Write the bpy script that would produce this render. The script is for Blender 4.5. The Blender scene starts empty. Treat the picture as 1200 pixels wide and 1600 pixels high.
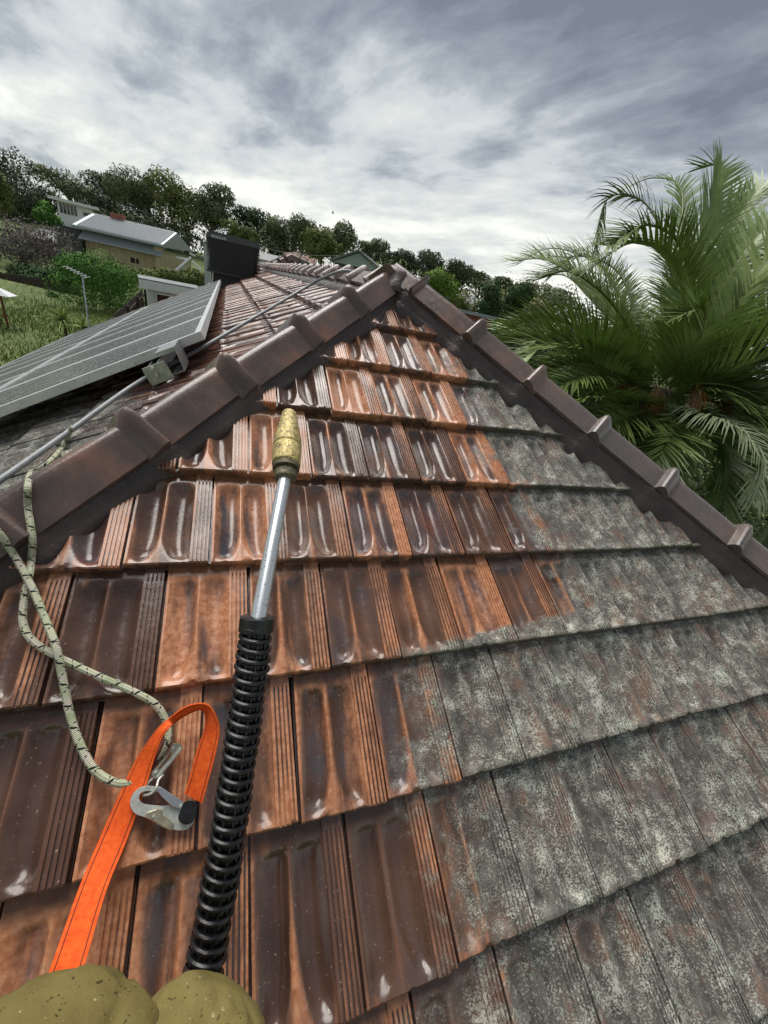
import bpy, bmesh, math, random
from mathutils import Vector, Matrix, noise
from mathutils.geometry import tessellate_polygon
random.seed(7)
R = math.radians
SC = bpy.context.scene
COL = SC.collection

# ------------------------------------------------------------------ camera
CW = Vector((0.3036, -2.2037, 0.1407))
CR = Vector((0.9341, -0.3005, 0.1926)); CD = Vector((0.0108, -0.5158, -0.8567)); CF = Vector((0.3567, 0.8023, -0.4786))
CF.normalize(); CR = (CR - CF * CR.dot(CF)).normalized(); CD = CF.cross(CR)
FPX = 600.8
cam = bpy.data.cameras.new('camera'); camo = bpy.data.objects.new('camera', cam); COL.objects.link(camo)
m3 = Matrix((CR, -CD, -CF)).transposed()
camo.matrix_world = Matrix.Translation(CW) @ m3.to_4x4()
cam.sensor_fit = 'VERTICAL'; cam.sensor_height = 36; cam.sensor_width = 27; cam.lens = 36 * FPX / 1600
cam.clip_start = 0.02; cam.clip_end = 3000
SC.camera = camo

# ------------------------------------------------------------------ node helper
class G:
    def __init__(s, nt): s.nt = nt; s.n = nt.nodes; s.l = nt.links
    def add(s, t, ins=None, **kw):
        nd = s.n.new(t)
        for k, v in kw.items(): setattr(nd, k, v)
        for k, v in (ins or {}).items():
            sk = nd.inputs[k]
            if isinstance(v, bpy.types.NodeSocket): s.l.new(v, sk)
            elif hasattr(sk.default_value, '__len__') and not hasattr(v, '__len__'): sk.default_value = (v, v, v, 1)[:len(sk.default_value)]
            elif hasattr(v, '__len__') and len(sk.default_value) == 4 and len(v) == 3: sk.default_value = (*v, 1)
            else: sk.default_value = v
        return nd
    def m(s, op, a, b=0.0, c=None):
        i = {0: a, 1: b}
        if c is not None: i[2] = c
        return s.add('ShaderNodeMath', i, operation=op).outputs[0]
    def vm(s, op, a, b=None):
        return s.add('ShaderNodeVectorMath', {0: a, 1: b} if b is not None else {0: a}, operation=op).outputs[0]
    def noise(s, vec, scale, detail=4, rough=.55, dist=0.0, out=0):
        return s.add('ShaderNodeTexNoise', {'Vector': vec, 'Scale': scale, 'Detail': detail, 'Roughness': rough, 'Distortion': dist}).outputs[out]
    def step(s, v, a, b, lo=0.0, hi=1.0):
        return s.add('ShaderNodeMapRange', {0: v, 1: a, 2: b, 3: lo, 4: hi}, interpolation_type='SMOOTHSTEP').outputs[0]
    def mix(s, f, a, b, mode='MIX'):
        nd = s.add('ShaderNodeMix', data_type='RGBA', blend_type=mode)
        for k, v in ((0, f), (6, a), (7, b)):
            if isinstance(v, bpy.types.NodeSocket): s.l.new(v, nd.inputs[k])
            elif k == 0: nd.inputs[0].default_value = v
            else: nd.inputs[k].default_value = (*v, 1) if len(v) == 3 else v
        return nd.outputs[2]
    def ramp(s, f, stops):
        nd = s.add('ShaderNodeValToRGB', {0: f}); e = nd.color_ramp.elements
        while len(e) > 1: e.remove(e[0])
        e[0].position = stops[0][0]; e[0].color = (*stops[0][1], 1)
        for p, c in stops[1:]:
            x = e.new(p); x.color = (*c, 1)
        return nd.outputs[0]
    def scale(s, vec, v):
        return s.add('ShaderNodeMapping', {'Vector': vec, 'Scale': v}).outputs[0]

# ------------------------------------------------------------------ world, sun, exposure
world = bpy.data.worlds.new('World'); SC.world = world; world.use_nodes = True
g = G(world.node_tree); g.n.clear()
SUN_EL, SUN_ROT = R(60), R(-12)
sky = g.add('ShaderNodeTexSky', sky_type='NISHITA', sun_disc=False, sun_elevation=SUN_EL, sun_rotation=SUN_ROT)
tc = g.add('ShaderNodeTexCoord').outputs['Generated']
sep = g.add('ShaderNodeSeparateXYZ', {0: tc})
el = g.m('MAXIMUM', sep.outputs[2], 0.0)
den = g.m('ADD', el, 0.16)
px = g.m('DIVIDE', sep.outputs[0], den); py = g.m('DIVIDE', sep.outputs[1], den)
cv = g.add('ShaderNodeCombineXYZ', {0: px, 1: py, 2: 0.0}).outputs[0]
AZ = R(-34)                                  # cloud streets run towards this bearing
rot = g.add('ShaderNodeMapping', {'Vector': cv, 'Rotation': (0, 0, AZ + R(10))}).outputs[0]
st = g.scale(rot, (1.0, .62, 1))
wv = g.add('ShaderNodeTexNoise', {'Vector': st, 'Scale': .9, 'Detail': 4}).outputs[1]
st2 = g.vm('ADD', st, g.add('ShaderNodeVectorMath', {0: wv, 3: .42}, operation='SCALE').outputs[0])
big = g.noise(g.vm('ADD', st2, (3.1, 7.7, 0)), 1.1, 4, .5)
mid = g.noise(g.scale(st2, (1.1, .9, 1)), 3.3, 9, .60)
cl = g.m('ADD', g.m('MULTIPLY', big, .58), g.m('MULTIPLY', mid, .48))
hor = g.step(el, 0.0, .55)                    # higher = darker bases overhead, bright band low down
cl = g.m('SUBTRACT', cl, g.m('MULTIPLY', hor, .155))
cl = g.m('ADD', cl, g.m('MULTIPLY', g.step(el, .24, .0), .13))
brk = g.add('ShaderNodeVectorMath', {0: tc, 1: tuple(Vector((.30, .95, .09)).normalized())}, operation='DOT_PRODUCT').outputs[1]
cl = g.m('ADD', cl, g.step(brk, .80, 1.0, 0, .07))
cc = g.ramp(cl, [(0.36, (0.067, 0.0764, 0.0905)), (0.44, (0.1126, 0.1264, 0.1411)), (0.49, (0.1592, 0.1736, 0.1836)), (0.54, (0.2252, 0.2375, 0.2387)), (0.61, (0.2744, 0.2832, 0.2712)), (0.7, (0.3612, 0.3611, 0.3348))])
cc = g.mix(g.step(el, .02, -.02), cc, (.35, .37, .38))
WS = 0.1
cl10 = g.add('ShaderNodeVectorMath', {0: cc, 3: 1 / WS}, operation='SCALE').outputs[0]
fin = g.mix(.96, sky.outputs[0], cl10)
bg = g.add('ShaderNodeBackground', {'Color': fin, 'Strength': WS})
g.l.new(bg.outputs[0], g.add('ShaderNodeOutputWorld').inputs[0])
sun = bpy.data.lights.new('sun', 'SUN'); sun.energy = 1.5; sun.angle = R(48); sun.color = (1, .96, .9)
suno = bpy.data.objects.new('sun', sun); COL.objects.link(suno)
sd = Vector((math.sin(SUN_ROT) * math.cos(SUN_EL), math.cos(SUN_ROT) * math.cos(SUN_EL), math.sin(SUN_EL)))
suno.rotation_euler = sd.to_track_quat('Z', 'Y').to_euler()
SC.view_settings.view_transform = 'Standard'; SC.view_settings.look = 'None'
SC.view_settings.gamma = 1; SC.view_settings.use_curve_mapping = False; SC.view_settings.exposure = 1.45
SC.render.engine = 'CYCLES'; SC.cycles.max_bounces = 5; SC.cycles.use_denoising = True

# ------------------------------------------------------------------ coordinates read off the place
def ray(x, y): return CF + CR * ((x - 600) / FPX) + CD * ((y - 800) / FPX)
def at(x, y, k): return CW + ray(x, y) * k
def onplane(x, y, n, d):
    r = ray(x, y); return CW + r * ((d - n.dot(CW)) / n.dot(r))
def atz(x, y, z): return onplane(x, y, Vector((0, 0, 1)), z)
P29 = R(29)
A = Vector((1.163, .369, .2045))
UH = Vector((1, 0, 0)); VH = Vector((0, math.cos(P29), math.sin(P29))); NH = Vector((0, -math.sin(P29), math.cos(P29)))
DD = Vector((-.0247, .9997, 0)).normalized(); NM = Vector((-.4757, -.0118, .8795)).normalized()
SM = Vector((-.8792, -.0218, -.4759)).normalized()
HL = Vector((-1, -1, -math.tan(P29))).normalized(); HR = Vector((1, -1, -math.tan(P29))).normalized()
NR = HR.cross(DD).normalized(); NR = NR if NR.z > 0 else -NR
SR = DD.cross(NR).normalized(); SR = SR if SR.z < 0 else -SR
dM = NM.dot(A)
W, GA = .225, .33964
def onhip(x, y, h=0.0): return onplane(x, y, NH, h)
def onmain(x, y, h=0.0): return onplane(x, y, NM, dM + h)
def frm(a, b, h): return A + DD * a + SM * b + NM * h
def proj(p):
    q = Vector(p) - CW; z = q.dot(CF)
    return (600 + FPX * q.dot(CR) / z, 800 + FPX * q.dot(CD) / z, z) if z > .01 else (9e9, 9e9, z)

# ------------------------------------------------------------------ materials
def mat(name, col, rough=.6, metal=0.0, fn=None, bump=0.0, bscale=40, var=.25, vscale=6, spec=.5, coord='Object'):
    m = bpy.data.materials.new(name); m.use_nodes = True; q = G(m.node_tree)
    b = q.n['Principled BSDF']; b.inputs['Roughness'].default_value = rough; b.inputs['Metallic'].default_value = metal
    b.inputs['Specular IOR Level'].default_value = spec
    co = q.add('ShaderNodeTexCoord').outputs[coord]
    if fn: fn(q, b, co)
    else:
        nz = q.noise(co, vscale, 5, .6)
        lo = tuple(c * (1 - var) for c in col); hi = tuple(min(1, c * (1 + var)) for c in col)
        q.l.new(q.ramp(nz, [(.3, lo), (.7, hi)]), b.inputs['Base Color'])
    if bump:
        h = q.noise(co, bscale, 6, .6)
        bn = q.add('ShaderNodeBump', {'Height': h, 'Strength': bump, 'Distance': .01})
        q.l.new(bn.outputs[0], b.inputs['Normal'])
    return m

def f_tile(q, b, co):
    pos = q.add('ShaderNodeNewGeometry').outputs['Position']
    rnd = q.add('ShaderNodeObjectInfo').outputs['Random']
    rel = q.add('ShaderNodeAttribute', attribute_name='relief').outputs['Fac']
    strip = q.add('ShaderNodeAttribute', attribute_name='strip').outputs['Fac']
    alongv = q.add('ShaderNodeAttribute', attribute_name='along').outputs['Fac']
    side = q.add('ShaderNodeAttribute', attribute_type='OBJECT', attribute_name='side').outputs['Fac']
    off = q.add('ShaderNodeCombineXYZ', {0: q.m('MULTIPLY', rnd, 31.0), 1: q.m('MULTIPLY', rnd, 57.0), 2: 0.0}).outputs[0]
    oc = q.vm('ADD', co, off)
    # glaze: per tile hue, soft kiln flashing across each tile
    n1 = q.noise(oc, 7, 3, .5)
    n2 = q.noise(q.scale(oc, (14, 2.6, 8)), 1.0, 5, .6, .4)
    n3 = q.noise(oc, 60, 5, .65)
    r2 = q.m('FRACT', q.m('MULTIPLY', rnd, 7.31)); r3 = q.m('FRACT', q.m('MULTIPLY', rnd, 13.7))
    glaze = q.ramp(q.m('ADD', q.m('MULTIPLY', n1, .6), q.m('MULTIPLY', r2, .4)),
                   [(.2, (.050, .026, .019)), (.40, (.090, .048, .034)), (.55, (.15, .074, .045)), (.68, (.078, .056, .054)), (.82, (.15, .052, .034))])
    glaze = q.mix(q.step(q.m('FRACT', q.m('MULTIPLY', rnd, 23.1)), .55, 1.0, 0, .4), glaze, (.040, .028, .025))
    # blue-grey pooled glaze in the troughs of some tiles
    blue = q.m('MULTIPLY', q.step(rel, .25, -.5), q.step(q.m('ADD', n1, q.m('MULTIPLY', r3, .5)), .80, 1.02))
    glaze = q.mix(q.m('MULTIPLY', blue, .75), glaze, (.050, .058, .072))
    # worn orange body clay: on proud edges, strips, streaks
    w = q.m('ADD', q.m('MULTIPLY', n2, 1.0), q.m('MULTIPLY', q.m('SUBTRACT', r3, .62), .40))
    w = q.m('ADD', w, q.m('MULTIPLY', q.m('MAXIMUM', q.m('MINIMUM', rel, .9), -.25), .22))
    w = q.m('ADD', w, q.m('MULTIPLY', q.m('MULTIPLY', strip, q.m('SUBTRACT', r2, .38)), .34))
    w = q.m('SUBTRACT', w, q.m('MULTIPLY', side, .10)); wear = q.step(w, .455, .73)
    orange = q.ramp(n3, [(.3, (.32, .115, .050)), (.55, (.56, .24, .115)), (.75, (.70, .38, .21))])
    c = q.mix(q.m('MULTIPLY', wear, .92), glaze, orange)
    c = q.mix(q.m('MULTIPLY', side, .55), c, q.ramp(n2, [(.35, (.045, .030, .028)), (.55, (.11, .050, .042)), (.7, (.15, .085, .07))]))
    c = q.mix(q.m('MULTIPLY', q.step(rel, .1, 1.0), .35), c, q.mix(.5, c, (.42, .17, .08)))
    # silt washed down to the head of each tile
    silt = q.m('MULTIPLY', q.step(q.m('ADD', alongv, q.m('MULTIPLY', q.m('SUBTRACT', n1, .5), .12)), .87, .93), q.m('SUBTRACT', 1.0, strip))
    c = q.mix(q.m('MULTIPLY', silt, .65), c, (.085, .036, .014))
    c = q.mix(q.step(n3, .64, .72, 0, .5), c, (.05, .028, .02))
    # lichen and grime that the pressure washer has not reached yet
    sp = q.add('ShaderNodeSeparateXYZ', {0: pos})
    nb = q.noise(pos, 5, 5, .6); nb2 = q.noise(pos, 22, 5, .65)
    lim = q.m('ADD', q.step(sp.outputs[1], -1.40, -1.49, 1.39, .66), q.m('MULTIPLY', q.step(sp.outputs[1], -.3, -1.3), .10))
    lim = q.m('SUBTRACT', lim, q.m('MULTIPLY', q.step(sp.outputs[1], -.2, .3), -.9))
    e = q.m('ADD', q.m('SUBTRACT', sp.outputs[0], lim), q.m('ADD', q.m('MULTIPLY', q.m('SUBTRACT', nb, .5), .55), q.m('MULTIPLY', q.m('SUBTRACT', nb2, .5), .50)))
    hipm = q.step(e, -.05, .18)
    em = q.m('ADD', q.m('SUBTRACT', -.02, sp.outputs[0]), q.m('ADD', q.m('MULTIPLY', q.m('SUBTRACT', nb, .5), .8), q.m('MULTIPLY', sp.outputs[1], -.5)))
    mainm = q.step(q.m('ADD', em, q.m('MULTIPLY', q.m('SUBTRACT', nb2, .5), .6)), .1, .35)
    mask = q.m('ADD', q.m('MULTIPLY', hipm, q.m('SUBTRACT', 1.0, side)), q.m('MULTIPLY', mainm, side))
    streak = q.noise(q.scale(oc, (60, 7, 40)), 1.0, 4, .6)
    grime = q.ramp(q.m('ADD', q.m('MULTIPLY', nb2, .5), q.m('MULTIPLY', streak, .5)), [(.30, (.038, .035, .031)), (.48, (.098, .091, .079)), (.66, (.20, .190, .165))])
    bare = q.step(q.noise(q.vm('ADD', pos, (5, 3, 1)), 6.5, 6, .7), .50, .60)
    grime = q.mix(q.m('MULTIPLY', bare, .50), grime, q.mix(.55, c, (.20, .11, .095)))
    fine = q.noise(pos, 210, 3, .75)
    lsz = q.noise(q.vm('ADD', pos, (2, 9, 4)), 11, 9, .78)
    spk = q.step(q.m('ADD', q.m('MULTIPLY', fine, .72), q.m('MULTIPLY', lsz, .56)), .655, .685)
    vor = q.add('ShaderNodeTexVoronoi', {'Vector': q.vm('ADD', pos, q.add('ShaderNodeVectorMath', {0: q.noise(pos, 40, 2, .5, 0, 1), 3: .02}, operation='SCALE').outputs[0]), 'Scale': 34.0, 'Randomness': 1.0})
    ring = q.m('MULTIPLY', q.step(vor.outputs['Distance'], .33, .26), q.step(vor.outputs['Distance'], .10, .19, .35, 1))
    vsel = q.step(q.add('ShaderNodeSeparateColor', {0: vor.outputs['Color']}).outputs[0], .52, .56)
    rings = q.m('MULTIPLY', q.m('MULTIPLY', ring, vsel), q.step(fine, .42, .48))
    li = q.m('MAXIMUM', spk, q.m('MULTIPLY', rings, .8))
    lcol = q.ramp(lsz, [(.40, (.28, .28, .22)), (.52, (.44, .44, .37)), (.64, (.62, .63, .53))])
    grime = q.mix(q.m('MULTIPLY', li, .9), grime, lcol)
    grime = q.mix(q.step(q.m('ADD', rel, q.m('MULTIPLY', q.m('SUBTRACT', nb2, .5), .8)), -.35, -.95, 0, .60), grime, (.026, .023, .018))  # grooves and troughs darkened so ribs stand out: shade put into grime colour
    grime = q.mix(q.step(alongv, .05, .0, 0, .7), grime, (.035, .036, .018))  # nose edge and face darkened: lap shadow painted in with the moss tint
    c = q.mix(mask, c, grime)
    # stray flecks of debris on washed tiles
    fl = q.step(q.noise(pos, 150, 2, .6), .70, .73)
    c = q.mix(q.m('MULTIPLY', fl, .8), c, (.40, .33, .24))
    q.l.new(c, b.inputs['Base Color'])
    q.l.new(q.m('MULTIPLY', q.m('SUBTRACT', 1.0, mask), q.step(n1, .35, .6, .12, .5)), b.inputs['Coat Weight']); b.inputs['Coat Roughness'].default_value = .13
    ro = q.m('ADD', q.step(n3, .3, .7, .15, .36), q.m('MULTIPLY', wear, .16))
    ro = q.m('ADD', ro, q.m('MULTIPLY', mask, .45)); q.l.new(ro, b.inputs['Roughness'])
    hh = q.m('ADD', q.m('MULTIPLY', n3, .35), q.m('MULTIPLY', q.m('MULTIPLY', q.m('ADD', fine, li), mask), 1.6))
    hh = q.m('ADD', hh, q.m('MULTIPLY', q.noise(oc, 16, 3, .5), 1.0))
    q.l.new(q.add('ShaderNodeBump', {'Height': hh, 'Strength': .55, 'Distance': .0022}).outputs[0], b.inputs['Normal'])
M_tile = mat('terracotta_tile', None, .25, fn=f_tile, spec=.5)

def f_cap(q, b, co):
    pos = q.add('ShaderNodeNewGeometry').outputs['Position']
    n1 = q.noise(pos, 6, 5, .6); n3 = q.noise(pos, 150, 3, .7); n4 = q.noise(pos, 30, 6, .7)
    c = q.ramp(n1, [(.3, (.070, .052, .046)), (.5, (.115, .080, .067)), (.68, (.19, .10, .070))])
    c = q.mix(q.step(n4, .62, .74, 0, .35), c, (.18, .10, .08))
    right = q.step(q.add('ShaderNodeSeparateXYZ', {0: pos}).outputs[0], 1.3, 2.2)
    c = q.mix(q.m('MULTIPLY', right, .45), c, (.17, .155, .145))
    sp = q.m('MULTIPLY', q.step(n3, .60, .68), q.step(right, 0, 1, .14, .75))
    c = q.mix(sp, c, (.36, .34, .31))
    q.l.new(c, b.inputs['Base Color'])
    q.l.new(q.step(n4, .3, .7, .14, .32), b.inputs['Roughness'])
    q.l.new(q.add('ShaderNodeBump', {'Height': q.m('ADD', n4, n3), 'Strength': .3, 'Distance': .002}).outputs[0], b.inputs['Normal'])
M_cap = mat('ridge_cap_glaze', None, .3, fn=f_cap)
M_mortar = mat('dark_pointing', (.058, .040, .036), .38, bump=.6, bscale=60, var=.35, vscale=9)
M_deck = mat('roof_underlay', (.02, .017, .015), .9)
def f_alu(q, b, co):
    n = q.noise(co, 45, 5, .7); v = q.noise(co, 7, 3, .5)
    c = q.ramp(v, [(.3, (.55, .58, .59)), (.7, (.70, .72, .72))])
    c = q.mix(q.step(n, .58, .66, 0, .75), c, (.15, .17, .15)); q.l.new(c, b.inputs['Base Color'])
M_alu = mat('aluminium', None, .38, .55, fn=f_alu, bump=.1, bscale=90)
def f_glass(q, b, co):
    n = q.noise(co, 95, 4, .75); v = q.noise(q.scale(co, (1, 1, 1)), 3.0, 4, .6)
    c = q.ramp(n, [(.4, (.085, .092, .096)), (.56, (.15, .158, .16)), (.68, (.36, .38, .38))])
    c = q.mix(q.step(v, .42, .62, 0, .30), c, (.12, .13, .135))
    q.l.new(c, b.inputs['Base Color'])
    q.l.new(q.step(n, .4, .6, .07, .38), b.inputs['Roughness'])
    q.l.new(q.add('ShaderNodeBump', {'Height': n, 'Strength': .35, 'Distance': .0012}).outputs[0], b.inputs['Normal'])
M_cell = mat('wet_panel_glass', None, .15, fn=f_glass)
M_line = mat('cell_gap', (.14, .15, .155), .3)
M_galv = mat('galvanised_steel', (.42, .44, .45), .32, .85, bump=.15, bscale=120, var=.2)
M_capgreen = mat('algae_stained_plate', (.36, .41, .31), .5, .2, var=.35, vscale=30, bump=.2)
M_hose = mat('grey_cable_sheath', (.25, .27, .28), .42, var=.2, vscale=30, bump=.15)
M_rubber = mat('wet_black_rubber', (.010, .010, .011), .28, bump=.12, bscale=160, var=.5, vscale=60)
def f_rod(q, b, co):
    n = q.noise(co, 150, 3, .6); c = q.mix(q.step(n, .63, .67), (.55, .58, .60), (.05, .045, .035))
    q.l.new(c, b.inputs['Base Color'])
M_rod = mat('speckled_steel_rod', None, .3, .6, fn=f_rod)
def f_brass(q, b, co):
    n = q.noise(co, 70, 5, .75); n2 = q.noise(co, 230, 2, .6)
    c = q.ramp(n, [(.34, (.14, .10, .05)), (.46, (.42, .33, .13)), (.62, (.66, .54, .22))])
    c = q.mix(q.step(n2, .62, .66), c, (.03, .025, .015)); q.l.new(c, b.inputs['Base Color'])
M_brass = mat('scuffed_brass', None, .45, .35, fn=f_brass, bump=.5, bscale=80)
M_dirty = mat('grimy_brass', (.14, .12, .075), .5, .4, var=.6, vscale=60, bump=.5)
def f_strap(q, b, co):
    uv = q.add('ShaderNodeTexCoord').outputs['UV']
    n = q.noise(co, 90, 5, .7)
    c = q.ramp(n, [(.3, (.66, .075, .012)), (.6, (.86, .13, .02)), (.8, (.95, .22, .05))])
    c = q.mix(q.step(q.noise(co, 170, 3, .7), .66, .72, 0, .6), c, (.16, .03, .01)); q.l.new(c, b.inputs['Base Color'])
    w = q.add('ShaderNodeTexWave', {'Vector': uv, 'Scale': 170.0, 'Distortion': .3}, bands_direction='Y').outputs[1]
    q.l.new(q.add('ShaderNodeBump', {'Height': w, 'Strength': .25, 'Distance': .0005}).outputs[0], b.inputs['Normal'])
M_strap = mat('orange_webbing', None, .75, fn=f_strap, spec=.2)
M_thread = mat('dark_thread', (.07, .012, .01), .8)
def f_rope(q, b, co):
    uv = q.add('ShaderNodeSeparateXYZ', {0: q.add('ShaderNodeTexCoord').outputs['UV']})
    u, v = uv.outputs[0], uv.outputs[1]          # u metres along, v turns round
    a1 = q.m('FRACT', q.m('ADD', q.m('MULTIPLY', u, 20.0), v)); a2 = q.m('FRACT', q.m('SUBTRACT', q.m('MULTIPLY', u, 26.0), v))
    f1 = q.m('MULTIPLY', q.step(a1, .20, .16), q.m('GREATER_THAN', q.m('FRACT', q.m('MULTIPLY', q.m('ADD', u, q.m('MULTIPLY', v, .02)), 120.0)), .4))
    f2 = q.m('MULTIPLY', q.step(a2, .10, .07), q.m('GREATER_THAN', q.m('FRACT', q.m('MULTIPLY', u, 150.0)), .45))
    n = q.noise(co, 25, 4, .6)
    c = q.ramp(n, [(.3, (.36, .40, .24)), (.5, (.52, .54, .38)), (.65, (.58, .52, .44)), (.8, (.36, .52, .22))])
    c = q.mix(q.m('MAXIMUM', f1, f2), c, (.015, .016, .02)); q.l.new(c, b.inputs['Base Color'])
    br = q.m('MULTIPLY', q.m('SINE', q.m('MULTIPLY', q.m('ADD', q.m('MULTIPLY', u, 130.0), q.m('MULTIPLY', v, 4.0)), 6.283)), q.m('SINE', q.m('MULTIPLY', q.m('SUBTRACT', q.m('MULTIPLY', u, 130.0), q.m('MULTIPLY', v, 4.0)), 6.283)))
    q.l.new(q.add('ShaderNodeBump', {'Height': br, 'Strength': .8, 'Distance': .0012}).outputs[0], b.inputs['Normal'])
M_rope = mat('braided_rope', None, .8, fn=f_rope, spec=.2)
M_zinc = mat('zinc_plated_steel', (.55, .56, .50), .32, .5, var=.3, vscale=45)
M_gold = mat('passivated_steel', (.40, .37, .26), .34, .7, var=.35, vscale=45)
def f_cloth(q, b, co):
    n = q.noise(co, 5, 5, .6); f = q.noise(co, 210, 3, .6); s2 = q.noise(co, 110, 4, .7)
    c = q.ramp(n, [(.3, (.115, .090, .028)), (.5, (.170, .140, .045)), (.7, (.225, .185, .065))])
    c = q.mix(q.step(s2, .625, .655, 0, .9), c, (.028, .022, .010))
    c = q.mix(q.step(q.noise(q.vm('ADD', co, (7, 1, 3)), 105, 3, .65), .68, .70, 0, .7), c, (.50, .44, .30)); q.l.new(c, b.inputs['Base Color'])
    q.l.new(q.add('ShaderNodeBump', {'Height': q.m('ADD', f, q.m('MULTIPLY', q.noise(co, 20, 4, .6), 3.0)), 'Strength': .5, 'Distance': .002}).outputs[0], b.inputs['Normal'])
M_cloth = mat('olive_work_cloth', None, .8, fn=f_cloth, spec=.25)
M_boot = mat('boot_leather', (.05, .035, .02), .5, bump=.3)
M_black = mat('black_plastic', (.016, .018, .020), .45, var=.3)
M_charcoal = mat('cooler_duct_metal', (.035, .045, .045), .5)
M_white = mat('white_paint', (.70, .71, .72), .5, var=.08)
M_text = mat('white_lettering', (.75, .76, .76), .5, var=.02)
M_wall = mat('grey_render', (.38, .40, .40), .8, var=.12)
M_glass = mat('dark_window_glass', (.02, .025, .03), .08)
M_metalroof = mat('pale_metal_roof', (.33, .37, .40), .35, .2, var=.12, vscale=2)
M_fascia = mat('blue_grey_fascia', (.32, .36, .39), .45, var=.1)
def f_bricks(cols, mortar, sc):
    def fn(q, b, co):
        br = q.add('ShaderNodeTexBrick', {'Vector': co, 'Color1': cols[0], 'Color2': cols[1], 'Mortar': mortar, 'Scale': sc, 'Mortar Size': .02})
        n = q.noise(co, 3, 5, .7); c = q.mix(q.step(n, .4, .65, 0, .5), br.outputs[0], cols[2]); q.l.new(c, b.inputs['Base Color'])
    return fn
M_ybrick = mat('cream_brick', None, .85, fn=f_bricks(((.44, .35, .21), (.54, .46, .31), (.36, .26, .14)), (.45, .41, .34), 2.2))
M_rbrick = mat('red_brick', None, .85, fn=f_bricks(((.32, .09, .05), (.38, .13, .07), (.22, .07, .04)), (.30, .24, .2), 4.0))
M_dark = mat('charcoal_cladding', (.030, .034, .040), .6, var=.3)
M_greygreen = mat('grey_green_gable', (.30, .38, .36), .6, var=.06)
M_timber = mat('weathered_dark_timber', (.050, .036, .028), .85, var=.4, vscale=4)
M_redwood = mat('red_stained_timber', (.16, .05, .03), .8)
M_shingle = mat('grey_roof_sheet', (.15, .16, .165), .55, var=.25, vscale=3)
M_bark = mat('gum_bark', (.20, .17, .14), .9, var=.4, vscale=2, bump=.4, bscale=12)
M_trunk = mat('palm_trunk_bark', (.09, .06, .04), .95, bump=1, bscale=18)
def leafmat(name, a, b2, sc=.8, rough=.55, tr=.15, coord='Object'):
    def fn(q, b, co):
        pos = q.add('ShaderNodeNewGeometry').outputs['Position']
        n = q.noise(pos, sc, 3, .6); n2 = q.noise(pos, sc * 9, 2, .6)
        c = q.ramp(q.m('ADD', q.m('MULTIPLY', n, .6), q.m('MULTIPLY', n2, .4)), [(.34, a), (.64, b2)])
        q.l.new(c, b.inputs['Base Color'])
    m = mat(name, None, .8, fn=fn, spec=.08)
    return m
L_gum = leafmat('gum_foliage', (.075, .098, .052), (.18, .21, .105), .25)
L_dark = leafmat('dark_foliage', (.050, .066, .042), (.12, .145, .082), .3)
L_olive = leafmat('olive_foliage', (0.072, 0.094, 0.029), (0.189, 0.217, 0.072), .3)
L_green = leafmat('green_foliage', (.045, .12, .025), (.13, .26, .055), .8)
L_bright = leafmat('bright_green_foliage', (.07, .13, .022), (.17, .27, .055), .5)
L_conif = leafmat('conifer_foliage', (0.026, 0.058, 0.026), (0.072, 0.123, 0.051), .7)
L_pink = leafmat('grey_pink_twigs', (.10, .085, .085), (.24, .21, .20), 1.2)
L_dry = leafmat('pale_dry_foliage', (.14, .14, .06), (.32, .30, .18), .6)
def f_frond(q, b, co):
    rnd = q.add('ShaderNodeObjectInfo').outputs['Random']
    pos = q.add('ShaderNodeNewGeometry').outputs['Position']
    n = q.noise(pos, 1.6, 3, .6); n2 = q.noise(pos, 45, 2, .6)
    t = q.m('ADD', q.m('MULTIPLY', n, .5), q.m('ADD', q.m('MULTIPLY', n2, .25), q.m('MULTIPLY', rnd, .25)))
    c = q.ramp(t, [(.3, (.065, .105, .028)), (.5, (.15, .23, .055)), (.7, (.28, .37, .11))])
    q.l.new(c, b.inputs['Base Color'])
L_frond = mat('palm_leaflets', None, .38, fn=f_frond, spec=.5)
L_pale = leafmat('pale_palm_leaflets', (.13, .17, .08), (.33, .38, .24), 3, .4)
M_rachis = mat('frond_rib', (.13, .17, .04), .5)
M_orange = mat('orange_fruit_stalks', (.36, .15, .035), .6, var=.4, vscale=12)
M_straw = mat('dry_fibre', (.22, .17, .10), .85, var=.4, vscale=9)
def f_ground(q, b, co):
    pos = q.add('ShaderNodeNewGeometry').outputs['Position']
    n = q.noise(pos, .35, 6, .65); n2 = q.noise(pos, 5, 4, .7)
    c = q.ramp(q.m('ADD', q.m('MULTIPLY', n, .6), q.m('MULTIPLY', n2, .4)), [(.35, (.055, .085, .022)), (.5, (.10, .145, .035)), (.65, (.17, .18, .06))])
    q.l.new(c, b.inputs['Base Color'])
M_ground = mat('grass_ground', None, .95, fn=f_ground)
L_grass = leafmat('long_grass', (.08, .13, .025), (.22, .26, .08), .35)
M_cord = leafmat('strap_leaves', (.16, .22, .06), (.36, .44, .16), 4)

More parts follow.
